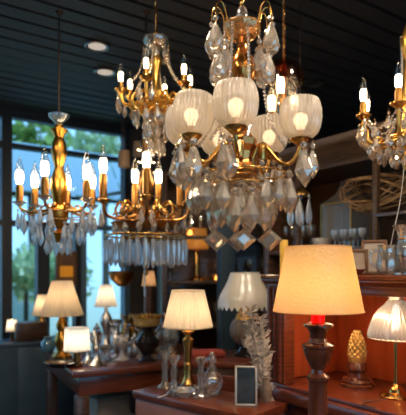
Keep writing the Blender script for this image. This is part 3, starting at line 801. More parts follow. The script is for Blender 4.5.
# ------------------------------------------------------------------ things on the cabinet top
TOP = 1.29
q = cab_px(284, .1, TOP); rr = 4.2*q.y/F
cd = thing('pillar_candle', 'amber pillar candle standing at the left end of the cabinet top', 'candle', q)
part('wax', lathe('wax', [(rr,0),(rr,ZZ(241,q.y)-TOP),(rr*.8,ZZ(240,q.y)-TOP),(rr*.3,ZZ(241.5,q.y)-TOP)], 'candlewax', 20), cd)
part('wick', tube('wick', [(0,0,.13),(0,0,.15),(.002,0,.155)], .001, 'darkmetal', 5), cd)
def picture_frame(name, lab, q, w, h, fr, art, rotz, lean=.16, bw=.012):
    t = thing(name, lab, 'picture frame', q, rotz)
    t.rotation_euler = (-lean, 0, rotz)
    bm = bmesh.new()
    b_box(bm, (-w/2+bw/2,0,h/2), (bw,.016,h), bev=.002); b_box(bm, (w/2-bw/2,0,h/2), (bw,.016,h), bev=.002)
    b_box(bm, (0,0,bw/2), (w,.016,bw), bev=.002); b_box(bm, (0,0,h-bw/2), (w,.016,bw), bev=.002)
    part('frame', finish(bm, 'frame', fr), t)
    part('picture', box('picture', (-w/2+bw*.8,-.003,bw*.8), (w/2-bw*.8,.006,h-bw*.8), art, 0), t)
    part('stand', box('stand', (-.012,.006,.02), (.012,.012,h*.6), fr, .001), t)
    return t
q = cab_px(357, .18, TOP); picture_frame('photo_frame', 'small wooden photo frame, the left one of two on the cabinet top', q, .085, .1, 'frame_wood', 'paper', radians(-12))
q = cab_px(374, .27, TOP); picture_frame('photo_frame', 'taller wooden photo frame standing behind the glass pitcher', q, .1, .14, 'frame_wood', 'paper', radians(-20))
q = cab_px(387, .1, TOP); k_ = q.y/F
pt = thing('glass_pitcher', 'squat cut glass jug holding a thin dried stem on the cabinet top', 'jug', q)
part('body', lathe('body', [(.026,0),(.034,.01),(.038,.04),(.032,.07),(.028,.09),(.033,.105),(.030,.105),(.025,.09),(.028,.07),(.034,.04),(.030,.012),(0,.008)], 'glass', 20, flute=10, amp=.03), pt)
part('handle', tube('handle', [(-.03,0,.085),(-.055,0,.08),(-.056,0,.045),(-.035,0,.025)], .005, 'glass'), pt)
so = solo('dried_reed', tube('dried_stem', [(0,0,.02),(.02,.01,.12),(.055,.02,.27),(.075,.03,.42)], (.0028,.0012), 'dried', 6), 'thin pale dried reed leaning up out of the glass jug', 'dried reed', q)
q = cab_px(403, .12, TOP)
vs = thing('trumpet_vase', 'clear glass trumpet vase at right edge of the cabinet top', 'vase', q)
part('body', lathe('body', [(.03,0),(.03,.008),(.014,.018),(.018,.04),(.026,.07),(.022,.1),(.016,.125),(.022,.15),(.036,.172),(.033,.172),(.018,.148),(.012,.125),(.018,.1),(.02,.07),(0,.05)], 'glass', 24), vs)
part('band', torus('band', .0165, .0025, .125, 'gold'), vs, label='gilt band at the neck')
rc = solo('trinket_dish', lathe('trinket_dish', [(.015,0),(.02,.004),(.034,.02),(.032,.02),(.018,.007),(0,.005)], 'redcloth', 20), 'small red trinket dish in front of the photo frames', 'dish', cab_px(356, .06, TOP))

# ------------------------------------------------------------------ hutch contents
SH = 1.43
q = cab_px(322, .82, SH)
solo('china_bowl', lathe('china_bowl', [(.025,0),(.03,.008),(.05,.03),(.06,.065),(.057,.065),(.046,.03),(.02,.012),(0,.01)], 'porcelain', 28), 'white china bowl on the hutch shelf above the parchment lamp', 'bowl', q)
# brass edged lantern
q = cab_px(346, .96, SH); Yl = q.y; kz = Yl/F
ln = thing('glass_lantern', 'tall glass lantern with pointed roof standing in the hutch', 'lantern', q, CROT)
w = .11; hb = .27
bm = bmesh.new()
for sx in (-w, w):
    for sy in (-w*.8, w*.8): b_box(bm, (sx, sy, hb/2), (.01,.01,hb))
for z_ in (.006, hb):
    for sx in (-w, w): b_box(bm, (sx,0,z_), (.01,w*1.6,.012))
    for sy in (-w*.8, w*.8): b_box(bm, (0,sy,z_), (w*2,.01,.012))
part('frame', finish(bm, 'frame', 'bronze'), ln)
for sy in (-w*.8, w*.8): part('pane', box('pane', (-w,sy-.002,.01), (w,sy+.002,hb), 'lanternpane', 0), ln)
for sx in (-w, w): part('pane', box('pane', (sx-.002,-w*.8,.01), (sx+.002,w*.8,hb), 'lanternpane', 0), ln)
part('roof', lathe('roof', [(.145,hb+.004),(.1,hb+.03),(.06,hb+.06),(.04,hb+.1),(.03,hb+.125),(.02,hb+.14),(0,hb+.16)], 'lanternpane', 4, smooth=False), ln, (0,0,0), (0,0,pi/4))
gob = lathe('goblet', [(.022,0),(.022,.003),(.004,.008),(.0035,.04),(.012,.05),(.024,.075),(.022,.1),(.020,.1),(.021,.075),(.009,.053),(0,.05)], 'crystal_cool', 16)
for i in range(7):
    q = cab_px(335+i*4.6, .765+.045*(i % 2), SH)
    solo('goblet', gob, 'small clear goblet in the row before the glass lantern', 'goblet', q, 0, 'goblets before the lantern')
# willow bundle
q = cab_px(380, .84, 1.595); bm = bmesh.new()
for k_ in range(20):
    a = random.uniform(0, 2*pi); tl_ = random.uniform(-.7,.7); R_ = random.uniform(.6,1.0); n_ = random.randint(6,9)
    pts = []
    for j in range(n_):
        th = 2*pi*j/9+a
        p_ = Vector((.19*R_*cos(th), .1*sin(th*1.3+tl_*3), .11*R_*sin(th+tl_)*(.75+.35*cos(th*.7+a))))
        p_.rotate(Matrix.Rotation(tl_, 3, 'Y')); p_ += Vector((0,0,.12))
        p_.z = max(p_.z, .006)
        pts.append(p_)
    b_tube(bm, bez(pts, 6), .0032*random.uniform(.6,1.4), 6)
solo('willow_nest', finish(bm, 'willow_nest', 'wicker'), 'loose nest of bent willow twigs on the upper hutch shelf', 'twig nest', q, CROT)
wg = lathe('wine_glass', [(.03,0),(.03,.003),(.004,.008),(.004,.07),(.02,.085),(.034,.12),(.03,.165),(.028,.165),(.031,.12),(.017,.088),(0,.08)], 'glass', 18)
for i in range(6):
    q = cab_px(268+i*8.5, .88+.05*(i % 2), SH)
    solo('wine_glass', wg, 'stemmed wine glass on the hutch shelf left of the china bowl', 'wine glass', q, 0, 'wine glasses in the hutch')
# small chandelier tips seen below (three pale drops) belong to a hanging crystal lamp in the hutch bay
Y = 2.5; x, y = XY(300, Y); z = lambda py: ZZ(py, 2.5)
hp = thing('crystal_cluster_pendant', 'small hanging cluster of tapered crystals between large chandelier and hutch', 'pendant', (x, y, 0))
part('cord', tube('cord', [(0,0,z(196)),(0,0,CEIL)], .002, 'darkmetal', 6, 2), hp)
part('cap', lathe('cap', [(.05,z(196)),(.04,z(192)),(.01,z(188))], 'brass', 20), hp)
hang(hp, drop_mesh('almond', .042, .13, 'crystal_cool'), .05, around(6, 15), z(194))

# ------------------------------------------------------------------ desk in the middle
DZ = .777
e0 = Vector(((132-203)/F*2.3, 2.3, 0)); de = Vector((.755,-.656,0)); dr = math.atan2(de.y, de.x)
dk = thing('writing_desk', 'reddish wooden desk under the pleated lamp, front middle', 'desk', e0, dr)
part('top', box('top', (0,0,DZ-.035), (.64,.265,DZ), 'wood_h', .006), dk)
part('apron', box('apron', (.01,.01,DZ-.16), (.63,.255,DZ-.035), 'wood_pink', .004), dk)
for lx in (.05, .59):
    for ly in (.05, .2): part('leg', box('leg', (lx-.03,ly-.03,0), (lx+.03,ly+.03,DZ-.16), 'wood', .006), dk)
def on(px, py, zsurf):
    Y = (CZ-zsurf)*F/(py-HZ); x, y = XY(px, Y); return Vector((x, y, zsurf))
# pleated lamp
q = on(188, 391, DZ); Y = q.y; zz = lambda py: ZZ(py, Y)-DZ; rs = lambda p_: p_*Y/F
L3 = thing('pleated_brass_lamp', 'brass column lamp with lit cream pleated shade on the desk', 'lamp', q)
part('base', lathe('base', [(rs(17),0),(rs(17.5),.006),(rs(16),.014),(rs(10),.022),(rs(8),.03),(rs(4),.034)], 'glass', 28, flute=12, amp=.04), L3, label='scalloped glass foot')
part('column', lathe('column', [(rs(6),.026),(rs(7),.034),(rs(5),.05),(rs(4),.07),(rs(4.5),zz(364)),(rs(3),zz(362)),(rs(3.4),zz(355)),(rs(4.6),zz(345)),(rs(5.6),zz(341)),(rs(5.6),zz(339)),(rs(3),zz(337)),(rs(3),zz(335)),(rs(5.5),zz(333)),(rs(6.5),zz(331)),(rs(3),zz(329.5)),(rs(2),zz(322))], 'brass', 20, angle=35), L3)
part('shade', shade_mesh('shade', [(rs(16+8.5*f),zz(290.5)+(zz(327)-zz(290.5))*f) for f in (0,.25,.5,.75,1)], 'pleat', 200, 40, .03), L3)
for r_, p_ in ((16.2,290.5),(24.6,326)): part('trim', torus('trim', rs(r_), .0025, zz(p_), 'pleat', 48), L3)
lamp_bulb(L3, zz(312), .02)
part('cord', tube('cord', [(-.06,-.03,.01),(-.09,-.09,.004),(-.12,-.14,.004)], .0025, 'cord', 6), L3)
# decanter, candlesticks
q = on(212, 395, DZ); Y = q.y; rs = lambda p_: p_*Y/F
dc = thing('glass_decanter', 'round cut glass decanter with stopper right of the pleated desk lamp', 'decanter', q)
part('body', lathe('body', [(rs(7),0),(rs(9),.006),(rs(6),.014),(rs(9),.03),(rs(11),.055),(rs(9.5),.085),(rs(5),.105),(rs(4),.118),(rs(5),.122)], 'glass', 20, flute=10, amp=.04), dc)
part('stopper', lathe('stopper', [(rs(3),.12),(rs(2.5),.13),(rs(4.4),.145),(rs(3.8),.165),(rs(1.5),.18),(0,.186)], 'glass', 12), dc)
gcs = [(.034,0),(.036,.006),(.02,.02),(.01,.035),(.015,.05),(.011,.07),(.017,.095),(.01,.12),(.012,.14),(.022,.155),(.024,.168),(.012,.164)]
gcm = lathe('glass_candlestick', gcs, 'glass', 16, flute=8, amp=.06)
for px, py, lab in ((174,395,'clear glass candlestick left of the pleated desk lamp base'),(201,398,'clear glass candlestick between desk lamp base and decanter'),(165,388.5,'clear glass candlestick farthest left on the desk')):
    solo('glass_candlestick', gcm, lab, 'candlestick', on(px, py, DZ), 0, 'glass candlesticks on the desk')
dish = lathe('glass_dish', [(.02,0),(.024,.006),(.05,.03),(.048,.032),(.02,.012),(0,.01)], 'crystal_cool', 20, flute=10, amp=.05)
solo('glass_dish', dish, 'shallow cut glass dish in front of the pleated desk lamp', 'dish', on(184, 397, DZ))
# frame on the desk
q = on(246, 406, DZ); pf = picture_frame('photo_frame', 'silver framed dark photo standing at the right of the desk', q, .088, .155, 'frame_gilt', 'photo', radians(-4), .12, .009)
# dried bouquet
q = on(266, 401, DZ)
db = thing('dried_bouquet', 'spray of dried white flowers leaning beside the cabinet pilaster', 'dried flowers', q)
bm = bmesh.new(); bl = bmesh.new()
for k_ in range(14):
    tx, ty = random.uniform(-.13,.02), random.uniform(-.02,.03); hh = random.uniform(.2,.38)
    pts = bez([(-.02+.004*k_,0,.0),(tx*.25,ty*.3,hh*.4),(tx*.5,ty*.6,hh*.75),(tx*.75,ty,hh)], 8)
    b_tube(bm, pts, .0022, 5)
    for j, p_ in enumerate(pts[4:]):
        for s_ in (-1,1):
            ln_ = random.uniform(.018,.04); d = Vector((s_*random.uniform(.4,1), random.uniform(-.6,.6), random.uniform(.1,.9))).normalized()*ln_
            sd = d.cross(Vector((random.random(),random.random(),random.random()))).normalized()*ln_*.22
            vs_ = [bl.verts.new(p_), bl.verts.new(p_+d*.5+sd), bl.verts.new(p_+d), bl.verts.new(p_+d*.5-sd)]
            bl.faces.new(vs_)
part('stems', finish(bm, 'stems', 'dried'), db)
part('florets', finish(bl, 'florets', 'dried', False), db)
part('vase', lathe('vase', [(.02,0),(.026,.03),(.022,.06),(.014,.08),(.018,.095)], 'stone', 20), db)

# scalloped lamp behind on a chest
CHZ = .856; Y = 2.75; q = Vector((*XY(245, Y), CHZ))
ch = thing('wooden_chest', 'dark wooden chest under the scalloped white lamp', 'chest', (q.x, q.y, 0), radians(-8))
part('body', box('body', (-.32,-.2,0), (.28,.22,CHZ-.03), 'wood_dark', .006), ch); part('lid', box('lid', (-.335,-.215,CHZ-.03), (.295,.235,CHZ), 'wood_h', .008), ch)
for k_ in range(3):
    d = part('drawer', box('drawer', (-.29,-.212,.1+.24*k_), (.25,-.2,.31+.24*k_), 'wood', .004), ch)
    part('knob', lathe('knob', [(.012,0),(.016,.012),(.006,.02)], 'brass', 12), d, (-.02,-.212,.205+.24*k_), (pi/2,0,0))
L4 = thing('scalloped_lamp', 'white lamp shade with scalloped hem on a round stoneware base', 'lamp', q)
zz = lambda py: ZZ(py, 2.75)-CHZ; rs = lambda p_: p_*2.75/F
part('foot', lathe('foot', [(rs(11),0),(rs(11),.02),(rs(7),.03),(rs(5),.05),(rs(6),zz(343))], 'black', 24), L4)
part('body', lathe('body', [(rs(5),zz(345)),(rs(10),zz(342)),(rs(14.5),zz(336)),(rs(15.5),zz(330)),(rs(14.5),zz(324)),(rs(11),zz(319)),(rs(10),zz(318))], 'stone', 32), L4)
part('neck', lathe('neck', [(rs(11),zz(319)),(rs(10),zz(317.5)),(rs(7),zz(312)),(rs(6.5),zz(307)),(rs(4),zz(304)),(rs(2),zz(298))], 'brass', 24), L4)
part('shade', shade_mesh('shade', [(rs(14),zz(273)),(rs(15),zz(274)),(rs(17.5),zz(281)),(rs(21),zz(288)),(rs(25),zz(295)),(rs(27),zz(301)),(rs(27.3),zz(305))], 'opal', 168, 0, 0, 28, .024), L4)
part('cap', torus('cap', rs(14), .004, zz(273), 'opal'), L4)
lamp_bulb(L4, zz(292), .014, emit('weak_lamp_bulb', (1,.72,.4), 6))
rcx = solo('folded_cloth', box('folded_cloth', (-.09,-.05,0), (.09,.05,.035), 'redcloth', .012), 'folded red cloth on the chest beside the scalloped lamp', 'cloth', (q.x-.2,q.y-.02,CHZ), .2)

# ------------------------------------------------------------------ long table at left
TZ = .78
q0 = on(73, 372, TZ)
tb = thing('long_table', 'long dark wooden table crowded with lamps and glassware at left', 'table', (q0.x, q0.y, 0), radians(27))
TLn, TWd = .95, .95
part('top', box('top', (0,0,TZ-.035), (TLn,TWd,TZ), 'wood_h', .006), tb)
part('apron', box('apron', (.04,.04,TZ-.14), (TLn-.04,TWd-.04,TZ-.035), 'wood', .004), tb)
for lx in (.06, TLn-.06):
    for ly in (.06, TWd-.06): part('leg', box('leg', (lx-.035,ly-.035,0), (lx+.035,ly+.035,TZ-.14), 'wood_dark', .006), tb)

def simple_lamp(name, lab, q, zsurf, px_r, prof_px, shade_px, shade_m, base_m, pleats=0, glow='lampbulb', br=.018, square=False):
    """prof_px: [(r px, py)] of the base; shade_px: (r top, py top, r bottom, py bottom)."""
    Y = q.y; zz = lambda py: ZZ(py, Y)-zsurf; rs = lambda p_: p_*Y/F
    t = thing(name, lab, 'lamp', q)
    part('base', lathe('base', [(rs(r), max(0, zz(p))) for r, p in prof_px], base_m, 24, angle=35), t)
    r0, p0, r1, p1 = shade_px
    part('shade', shade_mesh('shade', [(rs(r0+(r1-r0)*(f**1.15)), zz(p0)+(zz(p1)-zz(p0))*f) for f in (0,.2,.4,.6,.8,1)], shade_m, 5*pleats if pleats else 64, pleats, .03 if pleats else 0), t)
    for r_, p_ in ((r0,p0),(r1,p1)): part('trim', torus('trim', rs(r_), .0025, zz(p_), shade_m, 40), t)
    lamp_bulb(t, (zz(p0)+zz(p1))/2, br, glow)
    return t
M['lampbulb_soft'] = emit('soft_lamp_bulb', (1,.75,.48), 9)
M['lampbulb_white'] = emit('white_lamp_bulb', (1,.86,.68), 13)
q = on(62, 357, TZ)
simple_lamp('pleated_gilt_lamp', 'gilt baluster lamp with large pleated ivory shade on the long table', q, TZ, 0,
    [(10,357),(10,355),(7,353),(5,350),(6,346),(7.5,341),(6,335),(4,331),(5.5,328),(6,324),(4,320),(2.5,317),(2,306)], (10,281,21,315), 'pleat_warm', 'gold', 26)
WZ = .78
wc = thing('window_cabinet', 'low dark cabinet along the window behind the long table', 'cabinet', RW(.55, 3.9), ANG)
part('body', box('body', (0,0,.06), (.95,.3,WZ-.025), 'dark_blue', .004), wc); part('top', box('top', (-.01,-.012,WZ-.025), (.96,.305,WZ), 'dark_blue', .004), wc)
part('plinth', box('plinth', (.02,.02,0), (.93,.28,.06), 'dark_blue', .002), wc)
for k_ in (0, .475): 
    d_ = part('door', box('door', (k_+.01,-.016,.08), (k_+.465,0,WZ-.035), 'dark_blue', .004), wc); part('knob', lathe('knob', [(.01,0),(.014,.012),(.005,.018)], 'brass', 12), d_, (k_+.237,-.016,.5), (pi/2,0,0))
q = Vector((*XY(42, 4.05), WZ))
simple_lamp('plain_gilt_lamp', 'gilt lamp with plain ivory shade half hidden behind the pleated ivory one', q, WZ, 0,
    [(6,339),(6,337),(3,340),(4,332),(5,326),(3,320),(2,316),(2,310)], (4.5,295,10,315), 'pleat_warm', 'gold', 0, 'lampbulb_soft')
q = on(77, 366, TZ)
t = simple_lamp('drum_shade_lamp', 'small dark lamp with white drum shade at the table front', q, TZ, 0,
    [(6,365),(6,363),(4,362),(3.6,352),(2,350),(1.5,344)], (12,328,13.2,350), 'shade_white', 'bronze', 0, 'lampbulb_white')
q = on(106, 349, TZ)
simple_lamp('silver_ball_lamp', 'silver lamp with round body and white empire shade, back of table', q, TZ, 0,
    [(8,349),(8,347),(4,342),(3,334),(4,328),(6,323),(6,318),(4,314),(2,311),(2,303)], (6,285,11.5,306), 'shade_white', 'silver', 0, 'lampbulb_soft')
q = Vector((*XY(12, 3.93), WZ))
solo('wooden_casket', box('wooden_casket', (-.12,-.09,0), (.12,.09,.14), 'wood_dark', .012), 'dark wooden casket on the window cabinet between the two small lamps', 'casket', (*XY(29, 4.0), WZ), ANG)
simple_lamp('window_lamp', 'little lamp with white shade near the window at far left', q, q.z, 0,
    [(4,341),(4,340),(2,338),(2,330),(1,322)], (4.5,320,6,331), 'shade_white', 'darkmetal', 0, 'lampbulb_soft')

# black urn with gilt rim and the tan shaded lamp behind it
q = on(147, 361, TZ); Y = q.y; zz = lambda py: ZZ(py, Y)-TZ; rs = lambda p_: p_*Y/F
ur = thing('black_urn', 'black footed urn holding a wide gilt edged bowl on the table', 'urn', q)
part('body', lathe('body', [(rs(10),0),(rs(10),.01),(rs(6),.02),(rs(4),zz(355)),(rs(7),zz(351)),(rs(12),zz(345)),(rs(13),zz(341)),(rs(9),zz(336)),(rs(5),zz(331)),(rs(7),zz(326))], 'black', 28), ur)
part('bowl', lathe('bowl', [(rs(6),zz(327)),(rs(12),zz(325)),(rs(14),zz(318)),(rs(13),zz(317)),(rs(10),zz(323))], 'pinecone', 28), ur)
bm = bmesh.new()
for k_ in range(18):
    a = 2*pi*k_/18; b_gem(bm, [(0,.012),(.011,.006),(.013,0),(.011,-.006),(0,-.012)], 10, 1, off=(rs(13)*cos(a), rs(13)*sin(a), zz(316)))
part('beaded_rim', finish(bm, 'beaded_rim', 'gold', True, 80), ur)
q = on(149, 352, TZ)
simple_lamp('tan_shade_lamp', 'dark column lamp with small tan shade behind the black urn', q, TZ, 0,
    [(8,352),(8,350),(4,347),(4.5,330),(5,305),(4,292),(2,286),(1,280)], (5,271,7.5,286), 'shade_tan', 'wood_dark', 0, 'lampbulb_soft', .012)
# ornamental pieces on the table
cs_m = lathe('silver_candlestick', [(.045,0),(.047,.006),(.03,.018),(.012,.04),(.009,.08),(.016,.095),(.009,.11),(.011,.15),(.022,.17),(.024,.185),(.012,.18)], 'silver', 20)
for px, py, s, lab in ((88,363,.95,'silver candlestick just right of the drum shade lamp'),(97,365.5,1.05,'tall silver candlestick with broad foot in the front row'),(118,352,1.15,'silver candlestick standing behind the porcelain compote'),(128,349,.9,'short silver candlestick near the black urn')):
    solo('silver_candlestick', cs_m, lab, 'candlestick', on(px, py, TZ), 0, 'silver candlesticks on the long table', s)
comp = [(.04,0),(.042,.006),(.018,.02),(.012,.05),(.02,.065),(.05,.085),(.062,.105),(.058,.105),(.03,.08),(0,.075)]
for mt, px, py, s, lab in (('porcelain',122,360,1.0,'white porcelain compote heaped with flowers before the black urn'),('glass',107,362,.9,'pressed glass compote between candlestick and porcelain compote'),
                       ('glass',166,358,1.15,'pressed glass compote at the right end of the long table')):
    t = thing('footed_compote', lab, 'compote', on(px, py, TZ))
    part('dish', lathe('dish', [(r*s, z_*s) for r, z_ in comp], mt, 24, flute=12, amp=.04), t)
    if mt == 'porcelain':
        bm = bmesh.new()
        for k_ in range(26):
            a = random.uniform(0,6.28); r_ = random.uniform(0,.045)
            b_gem(bm, [(0,.016),(.012,.01),(.017,0),(.012,-.01),(0,-.014)], 8, 1, off=(r_*cos(a), r_*sin(a), .115+.03*(1-r_/.045)*random.random()))
        part('flowers', finish(bm, 'flowers', 'porcelain', True, 80), t)
jar = [(.03,0),(.045,.02),(.05,.05),(.04,.085),(.022,.1),(.026,.115)]
for mt, px, py, s, lab in (('silver',135,356,.9,'squat silver ginger jar left of the black urn'),('porcelain',113,346,1.2,'pale porcelain jar beside the silver ball lamp'),('glass',160,350,1.1,'ribbed glass jar right behind the black urn'),('gold',131,340,1.3,'gilt jar at the back of the table'),('porcelain',97,345,1.0,'pale porcelain jar left of the silver ball lamp')):
    t = thing('lidded_jar', lab, 'jar', on(px, py, TZ))
    part('body', lathe('body', [(r*s, z_*s) for r, z_ in jar], mt, 22, flute=8, amp=.03), t)
    part('lid', lathe('lid', [(.028*s,.112*s),(.03*s,.122*s),(.012*s,.135*s),(.01*s,.15*s),(.004*s,.158*s)], mt, 16), t)
for px, py, lab in ((158,360,'clear goblet in front of the black urn foot, right side'),(174,357.5,'clear goblet nearest the right end of the long table'),(163,345,'clear goblet at back right of the long table')):
    solo('goblet', wg, lab, 'goblet', on(px, py, TZ))
ew = [(.04,0),(.042,.006),(.016,.02),(.014,.04),(.038,.08),(.046,.12),(.036,.16),(.018,.19),(.016,.22),(.026,.25),(.022,.25)]
for mt, px, py, s_, lab in (('gold',126,346,.85,'tall gilt ewer behind the porcelain compote'),('porcelain',170,352,.95,'tall white porcelain ewer right of the black urn'),('silver',116,357,.8,'silver ewer in front of the silver ball lamp'),('porcelain',140,357.5,.7,'small white porcelain ewer just left of the black urn foot')):
    t = thing('ewer', lab, 'ewer', on(px, py, TZ))
    part('body', lathe('body', [(r*s_, z_*s_) for r, z_ in ew], mt, 22), t)
    part('handle', tube('handle', [(.02*s_,0,.24*s_),(.06*s_,0,.23*s_),(.065*s_,0,.17*s_),(.042*s_,0,.13*s_)], .005*s_, mt), t)
    part('spout', tube('spout', [(-.018*s_,0,.235*s_),(-.035*s_,0,.25*s_),(-.045*s_,0,.268*s_)], (.01*s_,.006*s_), mt), t)
solo('dark_tray', lathe('dark_tray', [(.06,0),(.07,.006),(.1,.028),(.096,.03),(.066,.01),(0,.008)], 'black', 28), 'dark shallow bowl at the front left corner of the long table', 'bowl', on(62, 366.5, TZ))
solo('blue_glass_jar', lathe('blue_glass_jar', [(.03,0),(.045,.02),(.045,.06),(.025,.085),(.028,.1),(.02,.1)], pbr('blue_glaze', (.1,.25,.35), .15, 0, coat=.6), 20), 'small blue glazed jar left of the pleated gilt lamp', 'jar', on(48, 352, TZ))
# boxes under
TD1 = Vector((cos(radians(27)), sin(radians(27)), 0)); TD2 = Vector((-TD1.y, TD1.x, 0))
def carton(lab, u, v_, w, d, h, mt, z0=0, r=0):
    q = q0+TD1*u+TD2*v_; q.z = z0
    t = thing('storage_box', lab, 'box', q, radians(27)+r)
    part('body', box('body', (-w/2,-d/2,0), (w/2,d/2,h*.82), mt, .003), t); part('lid', box('lid', (-w/2-.005,-d/2-.005,h*.78), (w/2+.005,d/2+.005,h), mt, .003), t)
carton('white storage box under the long table near its corner', .3, .42, .3, .28, .42, 'box_white')
carton('brown storage box under the long table, right of the white one', .68, .34, .32, .3, .5, 'box_brown', 0, .1)
carton('beige storage box stacked on the white one under the table', .3, .42, .22, .2, .13, 'box_beige', .42, .2)
carton('beige storage box under the back of the long table', .42, .78, .3, .2, .48, 'box_beige')

# ------------------------------------------------------------------ back of the shop
# blue pilaster on the back wall, shelving with glass, orange lamp
Yp = 3.7
etg = thing('glass_etagere', 'dark open shelving with glassware behind the hanging crystals', 'shelving', (*XY(225, 4.1), 0), radians(12))
for sx in (-.5, .0, .5): part('upright', box('upright', (sx-.02,-.15,0), (sx+.02,.15,2.05), 'wood_dark', .003), etg)
for z_ in (.5,.88,1.22,1.56,2.03): part('shelf', box('shelf', (-.5,-.15,z_-.012), (.5,.15,z_+.012), 'wood_dark', .003), etg)
part('back_panel', box('back_panel', (-.5,.15,.3), (.5,.17,2.05), 'wood_dark', .002), etg)
ex, ey = XY(225, 4.1); er = radians(12)
def onshelf(lx, ly, z_): return Vector((ex+lx*cos(er)-ly*sin(er), ey+lx*sin(er)+ly*cos(er), z_))
dm = lathe('carafe', [(.035,0),(.05,.03),(.052,.08),(.03,.13),(.014,.16),(.016,.2),(.024,.215),(.02,.215),(.01,.16),(0,.15)], 'glass', 18)
for z_ in (.892,1.232,1.572):
    for k_ in range(8):
        lx = -.44+k_*.125
        if abs(lx) < .04: continue
        if z_ == 1.232 and lx < -.1 and lx > -.35: continue
        if k_ % 3 == 1: solo('carafe', dm, 'clear glass carafe on the dark shelving behind the crystals', 'carafe', onshelf(lx, 0, z_), 0, 'carafes on the shelving')
        else: solo('wine_glass', wg, 'clear wine glass on the dark shelving behind the crystals', 'wine glass', onshelf(lx, random.uniform(-.05,.05), z_), 0, 'wine glasses on the shelving')
qq = onshelf(-.235, -.03, 1.232)
simple_lamp('orange_shade_lamp', 'small lamp with glowing orange shade on the dark shelving', qq, 1.232, 0,
    [(7,281),(7,279),(3,276),(3,262),(2,255),(1,248)], (10,229,12,249), 'shade_orange', 'brass', 0, 'lampbulb_soft', .014)
struct('column_blue', box('column_blue', (-.05,-.05,0), (.05,.05,CEIL), 'wall_blue', .004), (*XY(226, 3.45), 0), .3)
tlm = lathe('holder', [(.02,0),(.03,.01),(.034,.05),(.031,.05),(.027,.012),(0,.01)], 'amber_crystal', 16)
tlf = lathe('flame', [(.0,.012),(.016,.014),(.014,.028),(.005,.045),(0,.05)], 'filament_dim', 12)
for lx, z_, lab in ((-.09,1.232,'glowing tea light in amber glass on the middle shelf near the orange lamp'),(.09,.892,'glowing tea light in amber glass on the lower shelf of the shelving'),(-.3,1.572,'glowing tea light in amber glass on the upper shelf of the shelving'),(-.4,.892,'glowing tea light in amber glass at the left end of the lower shelf')):
    t = thing('tea_light', lab, 'tea light', onshelf(lx, -.11, z_), 0, 'tea lights on the shelving')
    part('holder', tlm, t); part('flame', tlf, t)
# mirror on the wall, pendant shades
pn = [(124,160,3.5,'brown drum pendant shade hanging left of the bright candle bulbs',6,9),(138,150,3.7,'brown drum pendant shade higher behind the gilt chandelier',5,8)]
for px, py, Y, lab, r, h in pn:
    x, y = XY(px, Y); k_ = Y/F
    t = thing('drum_pendant', lab, 'pendant lamp', (x, y, 0), 0, 'drum pendants')
    part('cord', tube('cord', [(0,0,ZZ(py-h,Y)),(0,0,CEIL)], .003, 'darkmetal', 6, 2), t)
    part('shade', shade_mesh('shade', [(r*k_*.9,ZZ(py-h,Y)),(r*k_,ZZ(py+h*.8,Y))], 'shade_tan', 40), t)
    part('cap', lathe('cap', [(r*k_*.9,ZZ(py-h,Y)),(.01,ZZ(py-h,Y)+.006)], 'darkmetal', 24), t)
x, y = XY(122, 3.6); zt = lambda py: ZZ(py, 3.6)
gpd = thing('brass_bowl_pendant', 'brass bowl pendant hanging above the silver ball lamp', 'pendant lamp', (x, y, 0))
part('bowl', lathe('bowl', [(0,zt(287)),(.03,zt(286)),(.075,zt(280)),(.09,zt(272)),(.08,zt(271)),(.06,zt(279))], 'bronze', 28), gpd)
part('chain', chain_mesh(CEIL-zt(272), 'darkmetal', .003, False, zt(272)), gpd)
# framed picture hung on the window post
qf = RW(1.52, V-.02, 0); zf = ZZ(284, qf.y)
pf = thing('picture_panel', 'dark framed panel with orange lamp glow hung on the window post', 'picture', (qf.x, qf.y, zf), ANG)
bm = bmesh.new(); w, h = .15, .26
for sx in (-w/2, w/2): b_box(bm, (sx,0,h/2), (.03,.03,h), bev=.003)
for z_ in (0, h): b_box(bm, (0,0,z_), (w+.03,.03,.03), bev=.003)
part('frame', finish(bm, 'frame', 'frame_wood'), pf)
part('panel', box('panel', (-w/2,-.004,0), (w/2,.01,h), 'wood_mid', 0), pf)
part('lit_panel', box('lit_panel', (-.055,-.012,.06), (.055,-.003,.15), 'orange_lit', .002), pf, label='orange glowing panel')

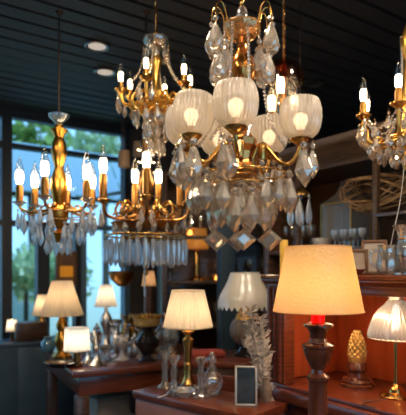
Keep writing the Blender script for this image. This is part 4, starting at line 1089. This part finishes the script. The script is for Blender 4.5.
# ------------------------------------------------------------------ light
w = bpy.data.worlds.new('sky'); sc.world = w; w.use_nodes = True
nt = w.node_tree; bg = nt.nodes['Background']
tc = N(nt, 'ShaderNodeTexCoord'); sp = N(nt, 'ShaderNodeSeparateXYZ'); rp = N(nt, 'ShaderNodeValToRGB')
nt.links.new(tc.outputs['Generated'], sp.inputs[0]); nt.links.new(sp.outputs['Z'], rp.inputs[0]); nt.links.new(rp.outputs[0], bg.inputs[0])
rp.color_ramp.elements[0].color = (.6,.78,.92,1); rp.color_ramp.elements[1].color = (.3,.55,.9,1)
bg.inputs[1].default_value = 2.1
sun = bpy.data.lights.new('sun', 'SUN'); sun.energy = 4; sun.angle = .02; sun.color = (1,.95,.85)
so = link(bpy.data.objects.new('sun', sun)); so.rotation_euler = (radians(38), radians(18), radians(10))
def fill_light(x, y, e, col, size=.25):  # unseen lights without fixtures, added for warm fill and glints on the crystals
    l = bpy.data.lights.new('fill_light', 'AREA'); l.energy = e; l.color = col; l.size = size; l.shape = 'DISK'
    return link(bpy.data.objects.new('fill_light', l), None, (x, y, CEIL-.02))
for lx, ly in ((-1.6,1.2),(-.7,1.0),(.55,.9),(1.5,1.1),(-1.1,.1),(-.2,-.1),(.8,0),(1.7,.2),(-.6,-1.2),(.4,-1.3),(1.4,-1.1),(-.2,1.75),(.75,1.8)):
    fill_light(lx, ly, 6.5, (1,.82,.62), .11)
fill_light(1.9, 2.3, 2.5, (1,.72,.45), .11)

# ------------------------------------------------------------------ camera
cam = bpy.data.cameras.new('camera'); co = link(bpy.data.objects.new('camera', cam), None, (0,0,CZ), (pi/2,0,0))
cam.sensor_fit = 'HORIZONTAL'; cam.sensor_width = 36; cam.lens = 36*F/406
cam.shift_y = (HZ-207.5)/406
cam.clip_start = .05; cam.clip_end = 200
cam.dof.use_dof = True; cam.dof.focus_distance = 1.8; cam.dof.aperture_fstop = 2.8; cam.dof.aperture_blades = 0
sc.camera = co
vs = sc.view_settings; vs.view_transform = 'Standard'; vs.look = 'None'; vs.gamma = 1; vs.exposure = .15; vs.use_curve_mapping = False
sc.cycles.use_denoising = True
sc.cycles.caustics_reflective = False; sc.cycles.caustics_refractive = False
sc.cycles.sample_clamp_indirect = 6
sc.cycles.transparent_max_bounces = 24
